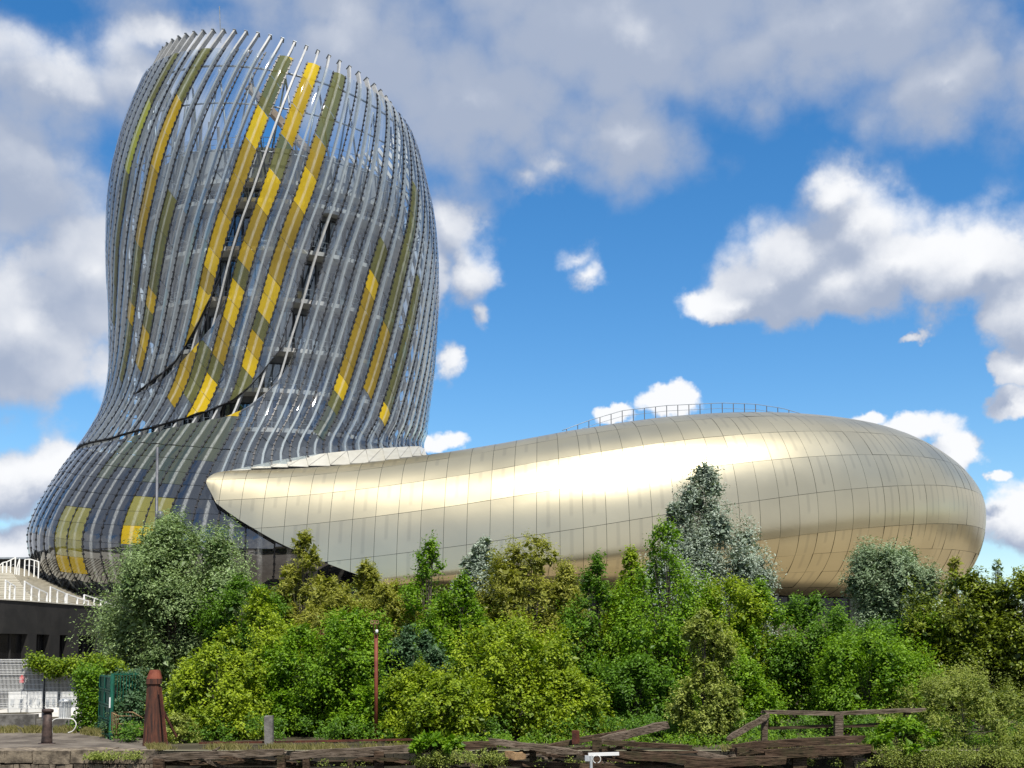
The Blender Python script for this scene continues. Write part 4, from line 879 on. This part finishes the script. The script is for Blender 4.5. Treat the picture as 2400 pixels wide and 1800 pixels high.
# ================================================================ VEGETATION
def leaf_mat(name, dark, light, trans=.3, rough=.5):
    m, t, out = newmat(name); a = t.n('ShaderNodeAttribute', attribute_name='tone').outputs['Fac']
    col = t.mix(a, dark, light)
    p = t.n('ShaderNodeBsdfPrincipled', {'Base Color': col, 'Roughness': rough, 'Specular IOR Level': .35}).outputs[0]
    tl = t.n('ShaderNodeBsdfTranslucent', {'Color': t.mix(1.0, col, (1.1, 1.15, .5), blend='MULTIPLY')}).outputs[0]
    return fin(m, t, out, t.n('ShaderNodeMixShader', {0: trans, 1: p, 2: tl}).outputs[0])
LEAF = {
 'willow': leaf_mat('willow_leaf', (0.0624, 0.1170, 0.0273), (0.351, 0.468, 0.195), .25, .45),
 'willow2': leaf_mat('grey_willow_leaf', (0.0702, 0.1170, 0.0468), (0.338, 0.442, 0.260), .2, .45),
 'silver': leaf_mat('silver_leaf', (0.0858, 0.1326, 0.0780), (0.520, 0.598, 0.494), .15, .45),
 'yellow': leaf_mat('yellowgreen_leaf', (.075, .15, .006), (0.4032, 0.5040, 0.0224), .38),
 'green': leaf_mat('green_leaf', (0.0536, 0.1463, 0.0039), (0.2589, 0.4272, 0.0155), .38),
 'deep': leaf_mat('deep_green_leaf', (0.0341, 0.0975, 0.0059), (0.1682, 0.3237, 0.0195), .38),
 'blue': leaf_mat('bluish_leaf', (0.0273, 0.0741, 0.0273), (0.1060, 0.1926, 0.0819), .25),
 'olive': leaf_mat('olive_leaf', (0.1268, 0.1463, 0.0146), (0.4660, 0.4660, 0.0776), .38),
 'dark': leaf_mat('dark_leaf', (0.0195, 0.0488, 0.0039), (0.2543, 0.3121, 0.0174), .25, .4),
 'hop': leaf_mat('hop_leaf', (0.0780, 0.1268, 0.0077), (0.4660, 0.5178, 0.1166), .38),
 'dry': leaf_mat('dry_grass', (0.1092, 0.1170, 0.0234), (0.3660, 0.3179, 0.1348), .3),
}
M_BARK = simple('bark', (.05, .04, .03), (.12, .10, .08), 6, .95, bump=.6)
def unit(v): return v / (np.linalg.norm(v, axis=-1, keepdims=True) + 1e-9)
def leaf_mesh(C, D, size, asp, rng, tone, droop=0.0, up_=.55):
    """one small folded blade per point: C positions, D outward directions"""
    n = len(C); N = unit(D * .5 + np.array([0, 0, up_]) + rng.normal(0, .42, (n, 3)))
    A = unit(np.cross(N, rng.normal(0, 1, (n, 3))) + D * .35 + np.array([0, 0, -droop])); A = unit(A - (A * N).sum(1, keepdims=True) * N); B = np.cross(N, A)
    L = size * rng.uniform(.65, 1.3, n)[:, None]; W = L * asp
    V = np.stack([C, C + A * L * .45 + B * W * .5 - N * L * .06, C + A * L, C + A * L * .45 - B * W * .5 - N * L * .06], 1).reshape(-1, 3)
    return V, np.arange(4 * n).reshape(n, 4), tone
PROF = {
 'round': lambda h: np.sqrt(np.clip(1 - (2 * h - .95) ** 2 / 1.05, .04, 1)),
 'bush': lambda h: np.sqrt(np.clip(1 - h ** 2.2, .03, 1)),
 'cone': lambda h: np.clip(np.minimum((1 - h) * 1.7 + .05, .7 + h * 1.6), .05, 1),
 'column': lambda h: np.clip(np.minimum(1, (1 - h) * 3 + .15), .1, 1) * (.8 + .2 * np.sin(h * 9)),
 'feather': lambda h: np.clip((1 - h) ** .65 * 1.3, .06, 1),
 'vase': lambda h: np.clip(.45 + .8 * h - .9 * np.clip(h - .7, 0, 1) ** 1.2 * 2.6, .06, 1),
}
def tree(kind, label, x, yt, yb_, hw, Y, prof, sp, dens=1.0, size=.122, asp=.55, nl=34, cat='tree', group='trees and shrubs of the quay thicket', droop=0.0, seed=0, twigs=22, spread=.17, nmax=22500):
    rng = np.random.default_rng(seed + 1000); R = hw * Y / 2592; X = at0(x, Y, 0)[0]; g0 = float(gz(X, Y)) - .05
    zt = at(x, yt, Y)[2]; zb = max(at(x, yb_, Y)[2], g0 + (.15 if prof in ('bush', 'column') else .5)); H = zt - zb
    root = empty(kind, label, cat, (X, Y, g0), group); pf = PROF[prof]
    nl = max(nl, int(16 + 9 * H / R)); h = (np.arange(nl) + rng.random(nl)) / nl; rng.shuffle(h); h = h ** 1.12; h[0] = .97; h[1] = .90; h[2] = .82
    pr = pf(h); ang = np.arange(nl) * 2.399963 + rng.uniform(-.5, .5, nl); rad = pr * R * np.sqrt(rng.uniform(.15, 1, nl)) * .98
    lc = np.stack([rad * np.cos(ang), rad * np.sin(ang) * .85, zb - g0 + h * H * .96], 1); lr = R * (.32 + .22 * rng.random(nl)) * np.clip(pr, .42, 1)
    lc[0, :2] *= .2; lr = np.minimum(lr, H * .24)
    # limbs
    tb = MB(); zc = max(zb - g0 + H * .35, .4); lean = rng.uniform(-.12, .12, 2) * R
    tr0 = max(.025, .011 * (zt - g0)); trunk = np.array([[0, 0, 0], [lean[0] * .3, lean[1] * .3, zc * .5], [lean[0], lean[1], zc], [lean[0] * .6, lean[1] * .6, zc + (zt - g0 - zc) * .8]])
    trunk = catmull(trunk, 4); tb.tube(trunk, np.linspace(tr0, tr0 * .18, len(trunk)), 7)
    for i in range(nl):
        k = int(np.clip((lc[i, 2] / (zt - g0)) * .72, .12, .9) * (len(trunk) - 1)); p = trunk[k]; mid = (p + lc[i]) / 2 + [0, 0, -.08 * R]; tb.tube(catmull(np.array([p, mid, lc[i]]), 3), np.linspace(tr0 * .38, tr0 * .08, 7), 4, cap=False)
    tb.build('trunk', M_BARK, root, True)
    # leaves along twigs that spring from each lobe
    area = lr ** 2; N = int(dens * 2000 * area.sum() * (.13 / size) ** 2 * (.55 / asp) ** .6); N = int(np.clip(N, 2500, nmax)); cnt = rng.multinomial(N, area / area.sum())
    Cs, Ds, Ts = [], [], []
    for i in range(nl):
        if cnt[i] == 0: continue
        out = unit(lc[i] * np.array([1, 1, 0]) + np.array([0, 0, lc[i, 2] - (zb - g0 + H * .4)]) * .8)
        td = unit(rng.normal(0, 1, (twigs, 3)) + out * .5 + np.array([0, 0, .55])); ti = rng.integers(0, twigs, cnt[i]); tl = rng.uniform(.6, 1.5, twigs)[ti]
        f = rng.random(cnt[i]) ** .75; dv_ = unit(td[ti] + rng.normal(0, spread, (cnt[i], 3)) * (1.2 - .5 * f)[:, None])
        Cs.append(lc[i] + dv_ * np.array([1, 1, 1.25]) * (lr[i] * tl * (.25 + .8 * f))[:, None] + np.array([0, 0, -1.]) * (f ** 2 * droop * lr[i] * .5)[:, None]); Ds.append(dv_)
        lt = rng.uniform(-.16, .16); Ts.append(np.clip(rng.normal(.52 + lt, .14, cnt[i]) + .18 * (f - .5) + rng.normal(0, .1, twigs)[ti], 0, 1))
    C = np.concatenate(Cs); D = np.concatenate(Ds); T__ = np.concatenate(Ts); ok = C[:, 2] > .03; C, D, T__ = C[ok], D[ok], T__[ok]
    V, Fc, tone = leaf_mesh(C, D, size, asp, rng, T__, droop)
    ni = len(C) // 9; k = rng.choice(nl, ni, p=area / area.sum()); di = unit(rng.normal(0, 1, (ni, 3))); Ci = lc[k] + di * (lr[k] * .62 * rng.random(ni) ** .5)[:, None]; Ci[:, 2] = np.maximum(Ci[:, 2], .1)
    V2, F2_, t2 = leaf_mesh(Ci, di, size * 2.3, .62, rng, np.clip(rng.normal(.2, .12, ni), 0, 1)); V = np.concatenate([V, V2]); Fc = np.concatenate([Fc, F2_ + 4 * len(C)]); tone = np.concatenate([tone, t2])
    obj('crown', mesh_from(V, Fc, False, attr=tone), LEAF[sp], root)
    return root
W_ = dict(size=.155, asp=.36, twigs=26, spread=.24, nmax=52000); FE = dict(size=.16, asp=.3, twigs=12, spread=.2, droop=.25)
TREES = [
 ('willow_tree', 'large grey-green willow covering the foot of the glass bulge', 370, 1118, 1510, 144, 56, 'round', 'willow', 2.0, dict(nl=60, **{**W_, 'nmax': 80000})),
 ('box_elder', 'yellow-green bush right beside the rusty flared column', 462, 1400, 1604, 100, 45.5, 'bush', 'yellow', .9, dict(nl=34)),
 ('box_elder', 'yellow-green young tree leaning against the right side of the willow', 560, 1274, 1580, 110, 49, 'cone', 'yellow', .9, dict(nl=38)),
 ('ash_sapling', 'mid-green sapling in front of the pointed feathery olive tree', 640, 1354, 1600, 85, 47, 'bush', 'green', .9, {}),
 ('tamarisk', 'pointed feathery olive tree against the dark glass under the pod tip', 650, 1144, 1500, 78, 55, 'feather', 'olive', .8, dict(nl=46, **FE)),
 ('tamarisk', 'wide feathery olive tree where the pod edge meets the foliage', 790, 1212, 1500, 82, 56, 'feather', 'olive', .8, dict(nl=40, **FE)),
 ('ash_tree', 'green leafy tree wrapped round the red painted pole', 745, 1322, 1600, 104, 46.5, 'round', 'green', .9, dict(nl=40)),
 ('maple_tree', 'bright green tree with a yellow tip standing before the pod, nearest the red pole', 925, 1156, 1580, 98, 53, 'cone', 'green', 1.1, dict(nl=54)),
 ('elder_bush', 'bluish dark green bush low down just right of the red pole', 888, 1362, 1600, 74, 48.5, 'round', 'blue', .9, {}),
 ('white_poplar', 'small silvery poplar crown peeping out mid pod left of the olive tree', 1040, 1152, 1500, 52, 57, 'round', 'silver', 1.5, dict(nl=26, **W_)),
 ('willow_tree', 'yellow-olive willow with bare twigs, tallest of the trees before mid pod', 1152, 1148, 1520, 100, 54.5, 'round', 'olive', .9, dict(nl=46, **FE)),
 ('box_elder', 'broad yellow-green bush in front of the yellow-olive willow', 1100, 1352, 1620, 128, 45.5, 'round', 'yellow', .9, dict(nl=46)),
 ('box_elder', 'low yellow-green bush above the white steel bracket', 1225, 1454, 1625, 92, 44, 'bush', 'yellow', .9, {}),
 ('box_elder', 'low yellow-green bush spilling over the long pier beam', 965, 1474, 1640, 105, 42.8, 'bush', 'yellow', .85, dict(nl=38)),
 ('ash_tree', 'dense green tree between the yellow-olive willow and the tall maple', 1292, 1196, 1580, 92, 52, 'cone', 'deep', .95, dict(nl=42)),
 ('maple_tree', 'tall green maple in front of the silver poplar', 1440, 1120, 1600, 140, 50.5, 'cone', 'green', .95, dict(nl=60)),
 ('white_poplar', 'tall pointed silver-leaved poplar rising in front of the bright pod highlight', 1530, 1000, 1480, 142, 60, 'cone', 'silver', 2.4, dict(nl=80, **{**W_, 'nmax': 95000, 'size': .165})),
 ('white_poplar', 'shorter silver-leaved poplar spire left of the tall pointed one', 1458, 1078, 1450, 55, 59.5, 'cone', 'silver', 1.5, dict(nl=40, **W_)),
 ('ash_tree', 'green tree below the right flank of the silver poplar', 1645, 1258, 1600, 105, 50.5, 'cone', 'green', .95, dict(nl=44)),
 ('hop_vine', 'column of flowering hop vine climbing out of the wrecked pier', 1528, 1314, 1655, 66, 42.5, 'column', 'hop', 1.0, dict(nl=40, cat='vine', size=.10)),
 ('maple_tree', 'green leafy tree in front of the dark glazed foot of the pod', 1765, 1292, 1600, 105, 50.5, 'round', 'deep', .95, dict(nl=46)),
 ('hazel_bush', 'green bush behind the timber railing', 1885, 1384, 1600, 120, 47, 'round', 'green', .95, dict(nl=40)),
 ('willow_tree', 'silvery willow beside the dark tree under the round end of the pod', 1938, 1187, 1560, 92, 55.5, 'vase', 'willow2', 1.5, dict(nl=40, **W_)),
 ('tamarisk', 'thin pale sapling top sticking up in front of the pod end', 2070, 1196, 1480, 44, 57, 'feather', 'olive', .45, dict(nl=22, **FE)),
 ('tamarisk', 'thin wispy sapling against the sky right of the pod', 2166, 1202, 1420, 28, 58, 'feather', 'willow', .25, dict(nl=16, **FE)),
 ('oak_tree', 'dark broad tree at the right below the pod end', 2095, 1236, 1570, 118, 50, 'round', 'dark', 1.0, dict(nl=52, size=.15)),
 ('oak_tree', 'dark tree cut off by the right picture edge', 2225, 1232, 1570, 90, 48.5, 'round', 'dark', 1.0, dict(nl=46, size=.15)),
 ('broom_bush', 'large olive bush in the bottom right corner', 2085, 1468, 1700, 190, 41.2, 'bush', 'hop', 1.1, dict(nl=60, size=.085, asp=.35)),
 ('elder_bush', 'bright green low bush at the right end of the wrecked deck', 1955, 1559, 1690, 80, 39.6, 'bush', 'green', .9, dict(nl=26)),
 ('elder_bush', 'bushy green shrub low behind the sloping railing board', 1600, 1434, 1600, 90, 46.5, 'bush', 'green', .9, {}),
 ('elder_bush', 'deep green shrub low behind the tilted grey timber', 1380, 1424, 1600, 100, 46.5, 'bush', 'deep', .9, {}),
 ('ash_sapling', 'leafy sprays hanging below the pier beam under the yellow bush', 940, 1592, 1700, 60, 38.6, 'bush', 'green', .7, dict(nl=22)),
 ('elder_bush', 'weedy green shrub between the barrier and the rusty column', 285, 1500, 1600, 50, 45.5, 'bush', 'blue', .7, dict(nl=24)),
 ('elder_bush', 'green shrub at the foot of the rusty column', 385, 1545, 1615, 40, 43, 'bush', 'hop', .8, dict(nl=22, size=.09)),
 ('ash_tree', 'green tree between the willow and the pointed olive tree', 520, 1246, 1560, 95, 53.5, 'round', 'deep', .9, dict(nl=36)),
 ('tamarisk', 'olive green tree between the two feathery olive trees', 715, 1246, 1560, 80, 52.5, 'round', 'olive', .9, dict(nl=36, **FE)),
 ('ash_tree', 'olive tinted green tree just left of the bright tree with the yellow tip', 850, 1252, 1560, 75, 53.5, 'round', 'olive', .9, dict(nl=34)),
 ('ash_tree', 'green tree filling the gap left of the silvery poplar crown', 1000, 1242, 1580, 85, 53, 'cone', 'green', .9, dict(nl=38)),
 ('ash_tree', 'leafy green tree just right of the yellow-olive willow', 1225, 1216, 1580, 80, 53.5, 'cone', 'olive', .9, dict(nl=36)),
 ('ash_tree', 'green tree left of the tall maple, a little lower', 1365, 1180, 1580, 75, 52, 'cone', 'yellow', .9, dict(nl=36)),
 ('ash_tree', 'yellowish green tree just below the silver poplar', 1575, 1246, 1600, 95, 51, 'round', 'yellow', .9, dict(nl=40)),
 ('ash_tree', 'rounded green tree behind the bush at the timber railing', 1880, 1352, 1600, 105, 51, 'round', 'deep', .95, dict(nl=40)),
 ('ash_tree', 'low green tree between the silvery willow and the dark tree', 2010, 1330, 1600, 85, 50.5, 'round', 'green', .9, dict(nl=34)),
 ('box_elder', 'yellow-green bush just right of the red pole foot', 905, 1434, 1625, 75, 44.2, 'bush', 'yellow', .9, dict(nl=30)),
 ('elder_bush', 'shady green shrub behind the grey stub post', 650, 1474, 1600, 95, 47.5, 'bush', 'blue', .8, {}),
 ('elder_bush', 'green shrub behind the foot of the red pole', 800, 1484, 1605, 70, 44.6, 'bush', 'green', .8, dict(nl=26)),
]
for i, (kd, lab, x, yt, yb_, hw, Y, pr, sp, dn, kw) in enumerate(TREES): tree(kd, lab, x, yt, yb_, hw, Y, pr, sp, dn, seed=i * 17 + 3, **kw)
# leaf mass from boxes of points: undergrowth, vines
def leaf_cloud(name, pts, sp, size, asp, mt=None, parent=None, seed=5, tone=.4):
    rng = np.random.default_rng(seed); pts = np.asarray(pts); D = unit(rng.normal(0, .5, pts.shape) + np.array([0, -.8, .3]))
    V, Fc, tn = leaf_mesh(pts, D, size, asp, rng, np.clip(rng.normal(tone, .22, len(pts)), 0, 1)); return obj(name, mesh_from(V, Fc, False, attr=tn), LEAF[sp], parent)
rng = np.random.default_rng(21)
def clumps(n, xr_, Yr_, zf, per, rad):
    P = []
    for k in range(n):
        x = rng.uniform(*xr_); Y = rng.uniform(*Yr_); c_ = at0(x, Y, 0); c_[2] = gz(c_[0], Y) + zf(x) * rng.random() ** .7
        P.append(c_ + unit(rng.normal(0, 1, (per, 3))) * (rad * rng.random((per, 1)) ** .4) * rng.uniform(.6, 1.2))
    P = np.concatenate(P); return P[P[:, 2] > gz(P[:, 0], P[:, 1]) + .02]
u = leaf_cloud('undergrowth', clumps(480, (470, 2300), (57.5, 64), lambda x: 3.0 if 1640 < x < 1920 else 6.0, 130, .95), 'dark', .2, .6); tag(u, 'dark undergrowth filling the thicket between the trunks', 'undergrowth', kind='stuff')
u = leaf_cloud('low_undergrowth', clumps(230, (240, 2250), (42.5, 47), lambda x: .7, 150, .4), 'deep', .11, .5, seed=9); tag(u, 'low green weeds along the foot of the bushes', 'weeds', kind='stuff')
u = leaf_cloud('pier_weeds', clumps(150, (900, 2250), (40.1, 42.6), lambda x: .25, 110, .3), 'green', .09, .5, seed=19); tag(u, 'weeds pushing up behind the pier beams and fallen timbers', 'weeds', kind='stuff')
u = leaf_cloud('bank_weeds', np.concatenate([clumps(30, (185, 300), (39.0, 39.3), lambda x: .0, 110, .3) + [0, -.05, -.25], clumps(60, (600, 2200), (38.6, 39.4), lambda x: .0, 110, .3) + [0, 0, -.45], clumps(70, (1900, 2260), (38.7, 39.6), lambda x: .5, 190, .42) + [0, 0, -.5], clumps(34, (900, 1085), (38.2, 38.6), lambda x: .45, 110, .26) + [0, 0, -.45]]), 'hop', .07, .5, seed=12); tag(u, 'flowering weeds hanging over the quay edge and below the pier', 'weeds', kind='stuff')
# fence vine and ivy
vine = empty('fence_vine', 'leafy vine trailing along the top of the mesh fence', 'vine')
vp = []
for k in range(95):
    x = rng.uniform(62, 268); yy = np.interp(x, [62, 85, 100, 160, 200, 268], [1421, 1430, 1440, 1436, 1428, 1442]) + rng.uniform(-7, 16); c_ = at(x, yy, 49.7 + rng.uniform(-.2, .3)); vp.append(c_ + rng.normal(0, .14, (75, 3)))
leaf_cloud('leaves', np.concatenate(vp), 'yellow', .11, .7, parent=vine, seed=31, tone=.3)
m = MB(); m.tube([at(64, 1432, 49.85), at(110, 1446, 49.9), at(170, 1440, 49.9), at(230, 1438, 49.8), at(268, 1446, 49.7)], .02, 5); m.build('stem', M_BARK, vine)
ivy = empty('ivy_curtain', 'curtain of ivy hanging beside the green gate', 'vine'); vp = []
for k in range(110):
    yy = rng.uniform(1440, 1575); x = rng.uniform(170, 214) + (yy > 1545) * rng.uniform(-12, 10); c_ = at(x, yy, 48.6 + rng.uniform(-.4, .4)); vp.append(c_ + rng.normal(0, .13, (70, 3)))
leaf_cloud('leaves', np.concatenate(vp), 'green', .105, .7, parent=ivy, seed=33, tone=.35)
m = MB(); m.tube([at0(190, 48.8, 0), at(188, 1500, 48.8), at(194, 1442, 48.8)], .03, 5); m.build('stem', M_BARK, ivy)
iv2 = empty('ivy_curtain', 'ivy growing through the green bar fence', 'vine'); vp = []
for k in range(80): c_ = at(rng.uniform(244, 312), rng.uniform(1452, 1590), 48.5 + rng.uniform(-.2, .5)); vp.append(c_ + rng.normal(0, .15, (55, 3)))
leaf_cloud('leaves', np.concatenate(vp), 'blue', .1, .65, parent=iv2, seed=35, tone=.4)
m = MB(); m.tube([at0(270, 48.7, 0), at(272, 1500, 48.7), at(262, 1455, 48.7)], .03, 5); m.build('stem', M_BARK, iv2)
# grass
def grass(name, label, xr_, Yf, n, sp, hgt, seed):
    rg = np.random.default_rng(seed); pc = rg.uniform(*xr_, 26); x = np.clip(pc[rg.integers(0, 26, n)] + rg.normal(0, (xr_[1] - xr_[0]) * .018, n), *xr_); Y = np.array([Yf(a) for a in x]) + rg.normal(0, .25, n); P = np.array([at0(a, b2, 0) for a, b2 in zip(x, Y)]); P[:, 2] = .0
    h = hgt * rg.uniform(.15, 1.0, n)[:, None] ** 1.4 * 1.2; ln = rg.normal(0, .35, (n, 3)) * h; ln[:, 2] = 0; s = np.stack([np.ones(n), rg.normal(0, .3, n), np.zeros(n)], 1) * .012
    V = np.stack([P - s, P + s, P + ln * .4 + np.array([0, 0, .6]) * h + s * .6, P + ln + np.array([0, 0, 1]) * h], 1).reshape(-1, 3)
    o = obj(name, mesh_from(V, np.arange(4 * n).reshape(n, 4), False, attr=np.clip(rg.normal(.5, .25, n), 0, 1)), LEAF[sp]); tag(o, label, 'grass', kind='stuff')
grass('grass', 'dry grass at the foot of the low concrete wall', (-20, 260), lambda x: 48.4 - max(0, x - 150) * .03, 5000, 'dry', .28, 41)
grass('pier_grass', 'dry grass growing along the top of the pier beams', (320, 960), lambda x: 40.2, 6000, 'dry', .2, 43)
grass('deck_grass', 'dry grass on the wrecked deck by the timber railing', (1560, 1900), lambda x: 39.7, 2500, 'dry', .22, 44)
